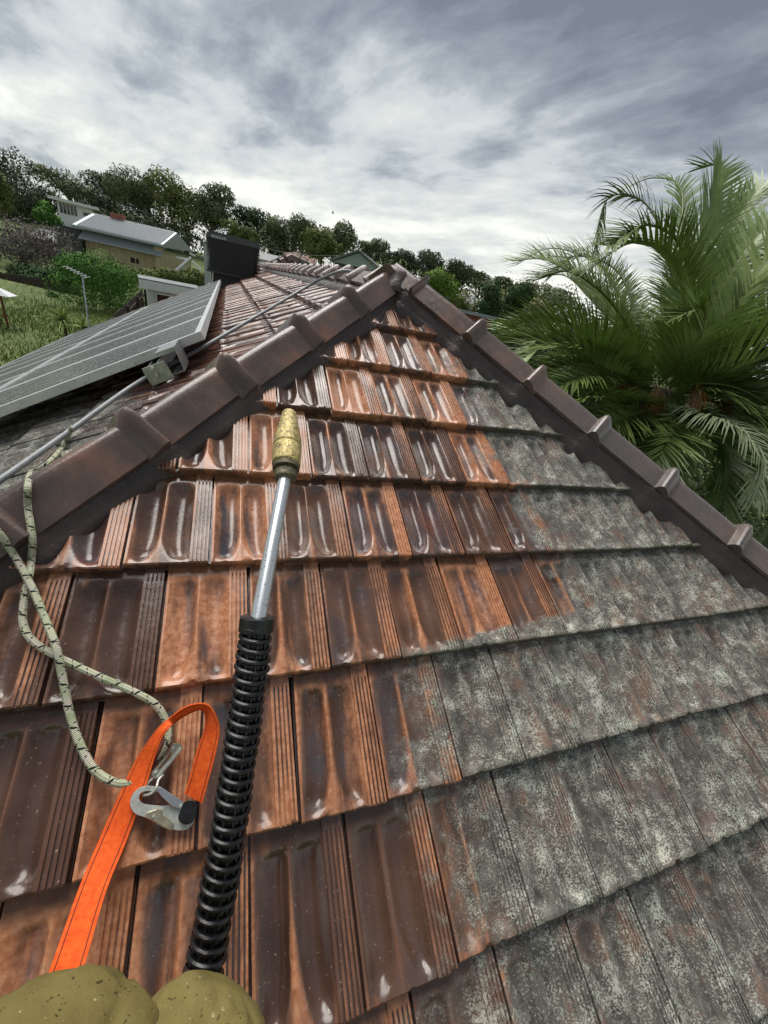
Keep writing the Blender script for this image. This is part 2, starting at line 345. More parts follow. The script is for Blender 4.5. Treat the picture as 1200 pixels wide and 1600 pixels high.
# ------------------------------------------------------------------ mesh helpers
class MB:
    def __init__(s): s.v = []; s.f = []; s.uv = {}
    def add(s, vs, fs):
        o = len(s.v); s.v += [tuple(v) for v in vs]; s.f += [tuple(i + o for i in f) for f in fs]; return s
    def box(s, o, ex, ey, ez):       # corner + three edge vectors
        o = Vector(o); ex, ey, ez = Vector(ex), Vector(ey), Vector(ez)
        p = [o, o + ex, o + ex + ey, o + ey]; p += [q + ez for q in p]
        fl = ex.cross(ey).dot(ez) < 0
        fs = [(3, 2, 1, 0), (4, 5, 6, 7), (0, 1, 5, 4), (1, 2, 6, 5), (2, 3, 7, 6), (3, 0, 4, 7)]
        if fl: fs = [tuple(reversed(f)) for f in fs]
        return s.add(p, fs)
    def cbox(s, c, sx, sy, sz):
        return s.box((c[0] - sx / 2, c[1] - sy / 2, c[2] - sz / 2), (sx, 0, 0), (0, sy, 0), (0, 0, sz))
    def tube(s, pts, r, n=8, caps=True, uv=False):
        pts = [Vector(p) for p in pts]; m = len(pts); rr = r if hasattr(r, '__len__') else [r] * m
        up = None; base = len(s.v); L = 0
        for i, p in enumerate(pts):
            t = (pts[min(i + 1, m - 1)] - pts[max(i - 1, 0)]).normalized()
            if up is None: up = t.orthogonal().normalized()
            up = (up - t * up.dot(t)).normalized(); sd = t.cross(up)
            if i: L += (p - pts[i - 1]).length
            for j in range(n):
                a = 2 * math.pi * j / n
                s.v.append(tuple(p + (up * math.cos(a) + sd * math.sin(a)) * rr[i]))
                if uv: s.uv[len(s.v) - 1] = (L, j / n)
        for i in range(m - 1):
            for j in range(n):
                a = base + i * n + j; b = base + i * n + (j + 1) % n
                s.f.append((a, b, b + n, a + n))
        if caps:
            s.f.append(tuple(base + j for j in reversed(range(n)))); s.f.append(tuple(base + (m - 1) * n + j for j in range(n)))
        return s
    def mesh(s, name, m, smooth=False, ang=None):
        me = bpy.data.meshes.new(name); me.from_pydata(s.v, [], s.f)
        if s.uv:
            l = me.uv_layers.new(name='UVMap')
            for po in me.polygons:
                us = [s.uv.get(me.loops[k].vertex_index, (0, 0)) for k in po.loop_indices]
                wrap = max(u[1] for u in us) - min(u[1] for u in us) > .6
                for k, u in zip(po.loop_indices, us): l.data[k].uv = (u[0], u[1] + (1 if wrap and u[1] < .4 else 0))
        me.materials.append(m)
        if smooth:
            me.polygons.foreach_set('use_smooth', [True] * len(me.polygons))
            if ang: me.set_sharp_from_angle(angle=R(ang))
        me.update(); return me
    def build(s, name, m, parent=None, smooth=False, ang=40, loc=None):
        return link(name, s.mesh(name, m, smooth, ang), parent, loc)
def link(name, me, parent=None, loc=None):
    o = bpy.data.objects.new(name, me); COL.objects.link(o)
    if parent: o.parent = parent
    if loc is not None: o.location = loc
    return o
def tag(o, label, cat, group=None, kind=None):
    if label: o['label'] = label
    if cat: o['category'] = cat
    if group: o['group'] = group
    if kind: o['kind'] = kind
    return o
def empty(name, loc=(0, 0, 0), rz=0.0):
    o = bpy.data.objects.new(name, None); COL.objects.link(o); o.location = loc; o.rotation_euler = (0, 0, rz)
    o.empty_display_size = .2
    return o
def world_parent(o, p, sub=False):    # geometry already in world coordinates
    o.parent = p
    if sub: return o
    o.parent = p; o.matrix_parent_inverse = Matrix.Translation(-p.location) if p.rotation_euler.z == 0 else p.matrix_basis.inverted()
    return o
def smooth01(x): x = max(0, min(1, x)); return x * x * (3 - 2 * x)
def spline(pts, n):
    pts = [Vector(p) for p in pts]; P = [pts[0] * 2 - pts[1]] + pts + [pts[-1] * 2 - pts[-2]]; out = []
    for i in range(1, len(P) - 2):
        for k in range(n):
            t = k / n; a, b, c, d = P[i - 1:i + 3]
            out.append(.5 * ((2 * b) + (c - a) * t + (2 * a - 5 * b + 4 * c - d) * t * t + (3 * b - a - 3 * c + d) * t ** 3))
    out.append(pts[-1]); return out

# ------------------------------------------------------------------ setting: ground
def terrain(x, y):
    r = math.hypot(x, y)
    z = -4.3 + 5.0 * smooth01((r - 38) / 80)
    z += 3.0 * smooth01((-x - 28) / 60) * smooth01((y - 5) / 50)
    z -= 1.0 * smooth01((x - 5) / 40) * smooth01((80 - r) / 40)
    return z + .35 * noise.noise(Vector((x * .06, y * .06, 0))) * smooth01((r - 12) / 20)
mb = MB(); xs = [-1200, -700, -400, -260] + list(range(-180, 181, 4)) + [260, 400, 700, 1200]
for y in xs:
    for x in xs: mb.v.append((x, y, terrain(x, y)))
n_ = len(xs)
for j in range(n_ - 1):
    for i in range(n_ - 1): mb.f.append((j * n_ + i, j * n_ + i + 1, (j + 1) * n_ + i + 1, (j + 1) * n_ + i))
tag(mb.build('ground', M_ground, smooth=True, ang=None), 'sloping grassy ground rising to a wooded hill', None, kind='structure')

# ------------------------------------------------------------------ the house with the tiled roof
house = empty('house', (1.0, 4.0, -4.3))
tag(house, 'house under a brown glazed terracotta roof, half washed and half under lichen, in the foreground', 'house')
def hp(o): return world_parent(o, house)

def bump_win(x, a, b, pk, wb):      # rises gently to its lowest point at pk, then steeply back up
    if x <= a or x >= b: return 0.0
    m_ = a + (b - a) * pk
    return math.sin((x - a) / (m_ - a) * math.pi / 2) ** 1.15 if x < m_ else math.cos((x - m_) / (b - m_) * math.pi / 2) ** 1.0
def tile_profile(u, v):                 # u 0..1 across, v metres up from the nose; returns drop, strip, relief
    fan = max(0.0, (.105 - v) / .105) ** 1.7
    d1 = bump_win(u, .052, .388 - .15 * fan, .68, 0)
    d2 = bump_win(u, .402 + .19 * fan, .752, .58, 0)
    end = smooth01((v - .006) / .03) * smooth01((.306 - v) / .035)
    d = max(d1, d2 * .95) * end
    rdg = math.exp(-((u - .395) / .03) ** 2) * smooth01((.31 - v) / .02) * .25
    return d, rdg
def make_tile(lowres=False, depth=.0250, seed=0):
    us = [0, .018, .022, .05, .056, .08, .105, .13, .16, .20, .25, .30, .325, .345, .36, .375, .39, .40, .41, .425, .45, .475, .50, .53, .56, .60, .64, .68, .70, .72, .745, .757, .762,
          .795, .800, .812, .817, .845, .850, .862, .867, .893, .898, .910, .915, .943, .948, .958, .963, .985, .99, 1.0]
    vs = [0, .004, .012, .02, .03, .042, .055, .07, .085, .10, .12, .15, .20, .25, .282, .290, .298, .304, .312, .34, .385]
    if lowres:
        us = [0, .05, .10, .25, .36, .395, .43, .60, .73, .757, .762, .985, .99, 1.0]; vs = [0, .012, .05, .11, .285, .304, .385]
    V = []; rel = []; st = []; al = []
    for v in vs:
        for u in us:
            d, rdg = tile_profile(min(1, max(0, u + (.012 * noise.noise(Vector((v * 6, seed * 3.3, u * 2))) if seed and .06 < u < .73 else 0))), v)
            z = .016 - .104 * v - depth * d + .003 * rdg + (.0016 * noise.noise(Vector((u * 3.1, v * 9, seed * 7.7))) if seed else 0)
            s = 0.0; r = .35 - d * 1.1 + rdg * 2
            if u < .02 or u > .987: z -= .018; r = -1
            elif .757 < u < .99:
                z += .005 if .76 < u < .987 else -.004; s = 1.0; r = .6
                if not lowres:
                    for gc in (.806, .856, .904, .953):
                        if abs(u - gc) < .0075 and v < .312 and v > .003: z -= .0032; r = -.6
            if .02 <= u <= .05: r = .6; z += .001
            chip = .004 * max(0, noise.noise(Vector((u * 9, seed * 5.1, 2))) - .25) * 3 if seed and v < .006 else 0
            V.append((u * W, v + chip, z + (-.004 if v == 0 else 0) - chip * .6)); rel.append(r); st.append(s); al.append(v / GA)
    nu, nv = len(us), len(vs); F = [(j * nu + i, j * nu + i + 1, (j + 1) * nu + i + 1, (j + 1) * nu + i) for j in range(nv - 1) for i in range(nu - 1)]
    # nose face: down with a small projecting lip, then back under
    prof = [(-.002, -.004), (.001, -.016), (.001, -.0205), (-.004, -.022), (-.0045, -.029), (.03, -.030)]
    last = [i for i in range(nu)]
    for (pv, pz) in prof:
        o = len(V)
        for i, u in enumerate(us):
            dz = -.40 * .0250 * max(tile_profile(u, .03)[0], 0) * (1 if pz > -.02 else .35)
            V.append((u * W, pv, pz + dz)); rel.append(.1 if pz > -.022 else -.6); st.append(.3); al.append(0)
        F += [(o + i, o + i + 1, last[i + 1], last[i]) for i in range(nu - 1)]
        last = [o + i for i in range(nu)]
    # sides
    for c in (0, nu - 1):
        o = len(V)
        for j, v in enumerate(vs): V.append((us[c] * W, v, -.028 - .10 * v)); rel.append(-1); st.append(0); al.append(0)
        for j in range(nv - 1):
            q = (j * nu + c, (j + 1) * nu + c, o + j + 1, o + j); F.append(q if c == 0 else tuple(reversed(q)))
    return V, F, rel, st, al
def mesh_from(V, F, attrs, name, m, smooth=True):
    me = bpy.data.meshes.new(name); me.from_pydata([tuple(v) for v in V], [], F); me.materials.append(m)
    for k, a in zip(('relief', 'strip', 'along'), attrs):
        at_ = me.attributes.new(k, 'FLOAT', 'POINT'); at_.data.foreach_set('value', a)
    me.polygons.foreach_set('use_smooth', [smooth] * len(me.polygons)); me.set_sharp_from_angle(angle=R(38)); me.update(); return me
TV, TF, *TA = make_tile(); LV, LF, *LA = make_tile(True)
tile_mes = []
for i_, dp_ in enumerate((.0225, .0250, .0275, .0240, .0260)):
    v_, f_, *a_ = make_tile(False, dp_, i_ + 1); tile_mes.append(mesh_from(v_, f_, a_, 'roof_tile', M_tile))
def fmat(O, U, V, N): return Matrix(((U.x, V.x, N.x, O.x), (U.y, V.y, N.y, O.y), (U.z, V.z, N.z, O.z), (0, 0, 0, 1)))
cL = (A + Vector((1, -1, 0)).normalized() * .072, Vector((1, -1, 0)).normalized())        # keep side for hip face, left hip
cR = (A + Vector((-1, -1, 0)).normalized() * .072, Vector((-1, -1, 0)).normalized())
places = []                                       # (matrix, side, [clips], distance, visible)
rnd = random.Random(3)
def consider(corner, U, V, N, side, clips):
    M = fmat(corner, U, V, N)
    cs = [M @ Vector((a * W, b, -.01)) for a in (0, 1) for b in (0, .36)]
    need = []
    for (o, nn) in clips:
        ds = [(c - o).dot(nn) for c in cs]
        if max(ds) < .02: return
        if min(ds) < 0: need.append((o, nn))
    vis = False; 
    for c in cs + [sum(cs, Vector()) / 4]:
        x, y, z = proj(c)
        if z > .05 and -30 < x < 1230 and -30 < y < 1640: vis = True
    dist = (sum(cs, Vector()) / 4 - CW).length
    jit = Matrix.Translation((rnd.uniform(-.0012, .0012), rnd.uniform(-.004, .004), rnd.uniform(-.0015, .0025))) @ Matrix.Rotation(rnd.gauss(0, .006), 4, 'Z') @ Matrix.Rotation(rnd.gauss(0, .008), 4, 'Y')
    places.append((M @ jit, side, need, dist, vis))
for r_ in range(-2, 14):
    for c in range(-9, 24):
        cc_ = c + (.5 if r_ % 2 else 0)
        consider(UH * ((cc_ - 1) * W) - VH * (r_ * GA), UH, VH, NH, 0.0, [cL, cR])
cLm = (A, Vector((-1, 1, 0)).normalized()); ridge_n = Vector((-DD.y, DD.x, 0)); cRg = (A, ridge_n)
for k in range(0, 14):
    b_ = .095 + .3318 * k
    for c in range(-18, 62):
        a_ = (c + (.5 if k % 2 else 0)) * W
        consider(A + DD * a_ + SM * b_, -DD, -SM, NM, 1.0, [cLm, cRg])
cRr = (A, Vector((1, 1, 0)).normalized()); cRg2 = (A, -ridge_n)
for k in range(0, 8):
    for c in range(-14, 24):
        consider(A + DD * ((c + (.5 if k % 2 else 0)) * W) + SR * (.095 + .3318 * k), DD, -SR, NR, 1.0, [cRr, cRg2])
# tiles lying wholly under the panel array are hidden: keep them for the joined remainder
def under_panels(M, side):
    if side != 1.0: return False
    p = M @ Vector((W / 2, .17, 0)) - A; return p.dot(SM) > 1.75 and p.dot(DD) > .5
places.sort(key=lambda t: (not t[4], under_panels(t[0], t[1]), t[3]))
def clip_mesh(me, M, need):
    bm = bmesh.new(); bm.from_mesh(me); Mi = M.inverted()
    for (o, nn) in need:
        lo = Mi @ o; ln = (Mi.to_3x3() @ nn)
        bmesh.ops.bisect_plane(bm, geom=bm.verts[:] + bm.edges[:] + bm.faces[:], plane_co=lo, plane_no=ln, clear_inner=True)
    m2 = me.copy(); bm.to_mesh(m2); bm.free(); return m2
low_me = mesh_from(LV, LF, LA, 'low_tile', M_tile)
rest = bmesh.new(); rest_hip = bmesh.new(); nt = 0
for (M, side, need, dist, vis) in places:
    if vis and nt < 300:
        me = base_ = rnd.choice(tile_mes)
        if need:
            me = clip_mesh(base_, M, need)
            if not len(me.polygons): continue
        o = link('roof_tile', me); o.parent = house; o.matrix_parent_inverse = Matrix.Translation(-house.location)
        o.matrix_basis = M; o['side'] = side; nt += 1
    else:
        me = clip_mesh(low_me, M, need) if need else low_me.copy()
        me.transform(M); (rest if side else rest_hip).from_mesh(me); bpy.data.meshes.remove(me)
me = bpy.data.meshes.new('distant_roof_tiles'); rest.to_mesh(me); rest.free(); 
o = hp(link('distant_roof_tiles', me)); o['side'] = 1.0; o['kind'] = 'stuff'; o['label'] = 'further courses of reddish brown tiles on the main slope'
if not me.materials: me.materials.append(M_tile)
me = bpy.data.meshes.new('lower_roof_tiles'); rest_hip.to_mesh(me); rest_hip.free()
o = hp(link('lower_roof_tiles', me)); o['side'] = 0.0; o['kind'] = 'stuff'
if not me.materials: me.materials.append(M_tile)
bpy.data.meshes.remove(low_me)

mb = MB(); rm = random.Random(21)
for _ in range(2600):
    r_ = rm.randint(-1, 9); xx = rm.uniform(.3, 3.9); lim = (.70 if -r_ * GA * math.cos(P29) < -1.45 else 1.42)
    if xx < lim + rm.uniform(-.05, .3) or abs(xx - A.x) > (A.y + r_ * GA * math.cos(P29)) - .12 + .0: continue
    c = UH * xx - VH * (r_ * GA + rm.uniform(-.002, .010)) + NH * rm.uniform(-.030, -.016); s_ = rm.uniform(.002, .0055) * (2 if rm.random() < .06 else 1)
    ax_ = [UH * s_ * rm.uniform(.8, 2.2), VH * s_ * rm.uniform(.6, 1.1), NH * s_ * rm.uniform(.5, .9)]
    mb.add([c + ax_[0], c + ax_[1], c - ax_[0], c - ax_[1], c + ax_[2], c - ax_[2]], [(0, 1, 4), (1, 2, 4), (2, 3, 4), (3, 0, 4), (1, 0, 5), (2, 1, 5), (3, 2, 5), (0, 3, 5)])
o = hp(mb.build('lap_moss', mat('lap_moss', (.085, .09, .05), .9, var=.7, vscale=25))); o['kind'] = 'stuff'

# deck under the tiles (three slopes), eaves, walls, gutter
EL = 4.6; a_far = 13.5
mb = MB(); off = -.06
def off_pt(p): return p + Vector((0, 0, off))
eL = A + HL * EL * 1.12; eR = A + HR * EL * 1.12
ridge_far = A + DD * a_far
fL = Vector((eL.x + DD.x * (a_far + 3), ridge_far.y + .0, eL.z)); fR = Vector((eR.x + DD.x * (a_far + 3), ridge_far.y, eR.z))
mb.add([off_pt(p) for p in (A, eL, eR)], [(0, 1, 2)]); mb.add([off_pt(p) for p in (A, ridge_far, fL, eL)], [(0, 1, 2, 3)]); mb.add([off_pt(p) for p in (A, eR, fR, ridge_far)], [(0, 1, 2, 3)])
hp(mb.build('roof_deck', M_deck))
wz = eL.z - .15
mb = MB().box((eL.x + .45, eL.y + .45, -4.5), (eR.x - eL.x - .9, 0, 0), (0, ridge_far.y - eL.y - .6, 0), (0, 0, wz + 4.5)); hp(mb.build('wall', M_rbrick))
gz = eL.z - .12
mb = MB(); mb.box((eL.x - .1, eL.y - .1, gz), (eR.x - eL.x + .2, 0, 0), (0, .12, 0), (0, 0, .11)); mb.box((eL.x - .1, eL.y + .03, gz), (.12, 0, 0), (0, ridge_far.y - eL.y, 0), (0, 0, .11)); mb.box((eR.x - .02, eR.y + .03, gz), (.12, 0, 0), (0, ridge_far.y - eR.y, 0), (0, 0, .11))
hp(mb.build('gutter', M_fascia))

# ridge caps -------------------------------------------------------------
def cap_mesh(length=.47, w=.104, drop=.082, th=.014, collar=.048):
    # section: angular inverted V with a softened apex, running uphill along +y; collar at the low end
    base = [(-1, -1), (-.62, -.60), (-.30, -.26), (-.16, -.10), (0, -.045), (.16, -.10), (.30, -.26), (.62, -.60), (1, -1)]
    ys = [(-.062, -.1), (-.054, .15), (-.016, .84), (-.004, 1.0), (.012, 1.0), (.022, .82), (.028, .25), (.032, 0), (.20, 0), (length, -.12)]
    V = []; n = len(base)
    for y, k in ys:
        e = collar * k
        for (x, z) in base: V.append((x * (w + e * .55), y, z * drop + e * (1 - .25 * abs(x)) + .004))
    for y, k in reversed(ys):
        e = collar * k * .3
        for (x, z) in base: V.append((x * (w - th * .8), y, z * drop - th))
    m = len(ys) * 2; F = []
    for j in range(m - 1):
        for i in range(n - 1): F.append((j * n + i, j * n + i + 1, (j + 1) * n + i + 1, (j + 1) * n + i))
    for i in (0, n - 1):
        for j in range(len(ys) - 1):
            a = j * n + i; b = (j + 1) * n + i; c = (m - 2 - j) * n + i; d = (m - 1 - j) * n + i
            F.append((a, b, c, d) if i == 0 else (d, c, b, a))
    F.append(tuple(range(0, n)) + tuple((m - 1) * n + i for i in reversed(range(n))))
    mb = MB(); mb.v = V; mb.f = [tuple(reversed(f)) for f in F]
    me = mb.mesh('ridge_cap', M_cap, True, 33); return me
cap_me = cap_mesh()
def line_frame(t_down, n1, n2):
    up = (n1 + n2); up = (up - t_down * up.dot(t_down)).normalized(); y = -t_down; x = y.cross(up).normalized(); return x, y, up
def place_cap(pos, x, y, z, sc=1.0, jit=True):
    o = link('ridge_cap', cap_me); j = Matrix.Rotation(rnd.gauss(0, .012), 4, 'Z') @ Matrix.Rotation(rnd.gauss(0, .012), 4, 'Y') if jit else Matrix()
    o.parent = house; o.matrix_parent_inverse = Matrix.Translation(-house.location)
    o.matrix_basis = fmat(pos, x, y, z) @ Matrix.Rotation(.035, 4, 'X') @ j; return o
CH = .112
fr = {}
for nm, t, na, nb_ in (('L', HL, NM, NH), ('R', HR, NH, NR)):
    x, y, z = line_frame(t, na, nb_); fr[nm] = (x, y, z)
    starts = [.05, .47, .885, 1.335, 1.765, 2.205, 2.65, 3.09, 3.53, 3.97, 4.41] if nm == 'L' else [.175, .60, 1.03, 1.47, 1.91, 2.36, 2.80, 3.24, 3.68, 4.12]
    for q_, s_ in enumerate(starts):
        o = place_cap(A + t * s_ + z * (.086 if nm == 'L' else .122), x, y, z)
        if q_ == 0: o.matrix_basis = o.matrix_basis @ Matrix.Scale((s_ + .03) / .47, 4, (0, 1, 0)) if nm == 'R' else o.matrix_basis @ Matrix.Scale(.16, 4, (0, 1, 0))
        if q_ == 1 and nm == 'L': o.matrix_basis = o.matrix_basis @ Matrix.Scale(.93, 4, (0, 1, 0))
xr, yr, zr = line_frame(-DD, NM, NR)
for i in range(28):
    place_cap(A + DD * (.17 + i * .44) + Vector((0, 0, .062)), xr, yr, zr)

# pointing (dark flexible mortar) under the caps
def pointing(t, x, y, z, nface, sgn, s0, s1, top=-.004, wid=.040, hz=0.0):
    # face height under lateral offset q in this frame
    k = -(nface.dot(x * sgn)) / nface.dot(z)
    mb = MB(); rows = []; s = s0; i = 0; lift = .017 if (nface is NH and t is HR) else .004
    while s < s1:
        near = min(abs(s - (c_ - .01)) for c_ in caplist)
        blob = math.exp(-(near / .05) ** 2)
        nz = noise.noise(Vector((s * 7, sgn * 3.1, 1))) + .25 * noise.noise(Vector((s * 19, sgn, 5)))
        reach = .102 + wid * (1 + .45 * nz) + blob * .024
        bz = top + hz
        prof_ = [(.066, bz + .006 + blob * .012), (.090 + blob * .014, bz - .002 + blob * .010), (.100 + blob * .016, bz - .014 + blob * .004)]
        for f_ in (.25, .5, .8):
            q = .103 + (reach - .103) * f_; surf = k * q + lift + .018 * (1 - f_) ** 2 + blob * .018 * (1 - f_); prof_.append((q, surf))
        prof_.append((reach, k * reach - .018)); prof_.append((reach + .004, k * reach - .05))
        rows.append([A + t * s + x * (sgn * q) + z * h for q, h in prof_]); s += .012
    n = len(rows[0])
    for r_ in rows: mb.v += [tuple(p) for p in r_]
    for j in range(len(rows) - 1):
        for i in range(n - 1):
            f = (j * n + i, j * n + i + 1, (j + 1) * n + i + 1, (j + 1) * n + i); mb.f.append(f if sgn > 0 else tuple(reversed(f)))
    return hp(mb.build('mortar_pointing', M_mortar, smooth=True, ang=None))
caplist = [.05, .47, .885, 1.335, 1.765, 2.205, 2.65, 3.09, 3.53, 3.97, 4.41]
x, y, z = fr['L']; sg = 1 if x.dot(NH) > 0 else -1
sgh = 1 if x.dot(UH) > 0 else -1
pointing(HL, x, y, z, NH, sgh, -.02, 4.6, top=.004, wid=.024); pointing(HL, x, y, z, NM, -sgh, -.02, 4.6, wid=.03)
caplist = [.175, .60, 1.03, 1.47, 1.91, 2.36, 2.80, 3.24, 3.68, 4.12]
x, y, z = fr['R']; sgh = 1 if x.dot(UH) > 0 else -1
pointing(HR, x, y, z, NH, -sgh, -.02, 4.5, top=.038, wid=.022); pointing(HR, x, y, z, NR, sgh, -.02, 4.5, top=.03, wid=.03)
caplist = [.17 + i * .44 for i in range(29)]
pointing(DD, xr, yr, zr, NM, 1 if xr.dot(SM) > 0 else -1, .0, 12.4, top=-.028, wid=.04); pointing(DD, xr, yr, zr, NR, -1 if xr.dot(SM) > 0 else 1, .0, 12.4, top=-.028, wid=.04)
# mortar lump where hips and ridge meet
mb = MB(); rr = 26; cc0 = A + Vector((.02, -.03, .03))
for j in range(13):
    th = j / 12 * math.pi / 2
    for i in range(rr):
        a = 2 * math.pi * i / rr; d = Vector((math.cos(a) * math.sin(th) * .14, math.sin(a) * math.sin(th) * .13, math.cos(th) * .072))
        p = cc0 + d * (1 + .28 * noise.noise(d * 14 + Vector((3, 1, 7)))); p.z -= .05 * math.sin(th) ** 2; mb.v.append(tuple(p))
for j in range(12):
    for i in range(rr): mb.f.append((j * rr + i, (j + 1) * rr + i, (j + 1) * rr + (i + 1) % rr, j * rr + (i + 1) % rr))
hp(mb.build('mortar_cone', M_mortar, smooth=True, ang=None))

# ------------------------------------------------------------------ solar panels on the main slope
PW, PL, PH = .805, 1.53, .150
prail = []
def panel_mesh():
    fr_ = MB(); t = .035; h = .042
    fr_.box((0, 0, -h), (PW, 0, 0), (0, t, 0), (0, 0, h)); fr_.box((0, PL - t, -h), (PW, 0, 0), (0, t, 0), (0, 0, h))
    fr_.box((0, t, -h), (t, 0, 0), (0, PL - 2 * t, 0), (0, 0, h)); fr_.box((PW - t, t, -h), (t, 0, 0), (0, PL - 2 * t, 0), (0, 0, h))
    gl = MB().box((t, t, -.012), (PW - 2 * t, 0, 0), (0, PL - 2 * t, 0), (0, 0, .006))
    ln = MB()
    for i in range(1, 6): ln.box((t + (PW - 2 * t) * i / 6 - .0015, t, -.0055), (.003, 0, 0), (0, PL - 2 * t, 0), (0, 0, .001))
    for i in range(1, 12): ln.box((t, t + (PL - 2 * t) * i / 12 - .0015, -.0058), (PW - 2 * t, 0, 0), (0, .003, 0), (0, 0, .001))
    bk = MB().box((t, t, -.018), (PW - 2 * t, 0, 0), (0, PL - 2 * t, 0), (0, 0, .004))
    return fr_.mesh('frame', M_alu), gl.mesh('glass', M_cell), ln.mesh('cell_gap', M_line), bk.mesh('back_sheet', M_black)
pm = panel_mesh(); first = True
for row in range(2):
    for i in range(9):
        o_ = empty('solar_panel'); O = frm(-.17 + i * .825, 1.115 + row * 1.555, PH)
        o_.matrix_world = fmat(O, DD, SM, NM)
        o_.matrix_world = fmat(O, DD, SM, -NM) if False else fmat(O + SM * PL, DD, -SM, NM)
        d = ['nearest', 'second', 'third', 'fourth', 'fifth', 'sixth', 'seventh', 'eighth', 'farthest'][i]
        tag(o_, f'solar panel, {d} from the viewer in the {"upper row by the ridge" if row == 0 else "lower row by the garden"}', 'solar panel', 'solar panels on the main roof slope')
        for nm_, m_ in zip(('frame', 'glass', 'cell_gap', 'back_sheet'), pm):
            c_ = link(nm_, m_); c_.parent = o_
            if nm_ == 'cell_gap': c_['kind'] = 'stuff'
# mounting rail with its bent bracket under the near edge
rl = empty('mounting_rail', frm(0, 1.5, .05)); tag(rl, 'galvanised mounting rail with algae-stained end plate, poking out under the near panel edge', 'rail')
mb = MB(); O = frm(-.42, 1.36, .038)
mb.box(O, DD * 7.8, SM * .05, NM * .008); mb.box(O + NM * .0085, DD * 7.8, SM * .006, NM * .055); mb.box(O + NM * .0085 + SM * .044, DD * 7.8, SM * .006, NM * .055)
world_parent(mb.build('rail', M_galv), rl)
mb = MB(); O = frm(-.43, 1.30, .035); mb.box(O, DD * .007, SM * .105, NM * .082); world_parent(mb.build('end_plate', M_capgreen), rl)
mb = MB(); O = frm(-.36, 1.25, .034); a_ = NM * .11 + SM * -.015
mb.box(O, DD * .22, SM * .006, a_); mb.box(O + a_, DD * .22, SM * .10, NM * .005); mb.box(O + SM * .0065, DD * .22, SM * .06, NM * .005)
world_parent(mb.build('bent_bracket', M_galv), rl)
for dx, dn in ((.03, .03), (.03, .06)):
    mb = MB().tube([frm(-.432, 1.33 + dx, .045 + dn), frm(-.452, 1.33 + dx, .045 + dn)], .009, 8); world_parent(mb.build('bolt', M_zinc, smooth=True), rl)

# grey cable from the lower left over the ridge
cpts = [(-60, 790, .05), (0, 750, .048), (100, 680, .045), (215, 598, .045), (300, 552, .045), (365, 515, .045), (430, 477, .045)]
P_ = [onmain(x, y, h) for x, y, h in cpts]
r1_ = A + DD * .95 + Vector((0, 0, .085))
P_ += [onmain(478, 449, .05), onmain(505, 434, .075), r1_ + SM * .06, r1_ + SR * .12 + NR * .0, A + DD * 1.1 + SR * .5 + NR * .03, A + DD * 1.3 + SR * 1.2 + NR * .03]
cab = MB().tube(spline(P_, 8), .011, 10).build('cable', M_hose, smooth=True)
tag(cab, 'slim grey cable running taut across the main roof slope and over the ridge', 'cable')

# evaporative cooler on the roof
ac_o = frm(8.0, 1.02, 0); ac = empty('roof_cooler', ac_o); tag(ac, 'black louvred evaporative cooler standing on a square duct near the ridge', 'roof cooler')
Xh = Vector((DD.y, -DD.x, 0)); Zu = Vector((0, 0, 1))
def acb(x0, y0, z0, sx, sy, sz, mb): return mb.box(ac_o + Xh * x0 + DD * y0 + Zu * z0, Xh * sx, DD * sy, Zu * sz)
mb = MB(); acb(-.34, -.30, -.45, .62, .62, .66, mb); world_parent(mb.build('duct', M_charcoal), ac)
def rbox(mb, cx, cy, sx, sy, z0, z1, r0=.10, inset=0.0, n=6):
    ring = []
    for (qx, qy, a0) in ((1, 1, 0), (-1, 1, 90), (-1, -1, 180), (1, -1, 270)):
        for k in range(n + 1):
            a = R(a0 + 90 * k / n); ring.append((cx + qx * (sx / 2 - r0) + math.cos(a) * (r0 - inset), cy + qy * (sy / 2 - r0) + math.sin(a) * (r0 - inset)))
    o = len(mb.v); m = len(ring)
    for z in (z0, z1):
        for (x, y) in ring: mb.v.append(tuple(ac_o + Xh * x + DD * y + Zu * z))
    for i in range(m): j = (i + 1) % m; mb.f.append((o + i, o + j, o + m + j, o + m + i))
    mb.f.append(tuple(o + i for i in reversed(range(m)))); mb.f.append(tuple(o + m + i for i in range(m)))
BX, BY, Z0, Z1 = .10, .0, .18, .80
mb = MB(); rbox(mb, BX, BY, 1.0, 1.0, Z0 + .03, Z1 - .02, .12, .03); world_parent(mb.build('pad', M_black), ac)
for i in range(19):
    mb = MB(); z = Z0 + .045 + i * .0292; rbox(mb, BX, BY, 1.04, 1.04, z, z + .013, .13, 0.0); world_parent(mb.build('louvre', M_black), ac)
mb = MB(); rbox(mb, BX, BY, 1.06, 1.06, Z0, Z0 + .035, .13); world_parent(mb.build('tray', M_charcoal, smooth=True), ac)
mb = MB()
for k, (ins, zz) in enumerate(((0, 0), (.005, .05), (.03, .085), (.08, .108), (.16, .118))):
    if k: rbox(mb, BX, BY, 1.06 - 2 * pi_, 1.06 - 2 * pi_, Z1 - .02 + pz_ - .001, Z1 - .02 + zz, .13, max(0, (ins - pi_) * .5))
    pi_, pz_ = ins, zz
world_parent(mb.build('rounded_lid', mat('lit_lid_plastic', (.055, .058, .060), .4)), ac)  # lid coloured lighter than the black body to carry the highlight on top
mb = MB(); acb(BX - .003, BY - .535, Z0 + .03, .012, .02, Z1 - Z0 - .05, mb); world_parent(mb.build('centre_mullion', M_black), ac)
fc = bpy.data.curves.new('t', 'FONT'); fc.body = 'BREEZAIR'; fc.size = .065; fc.extrude = .002; fo = bpy.data.objects.new('t', fc); COL.objects.link(fo)
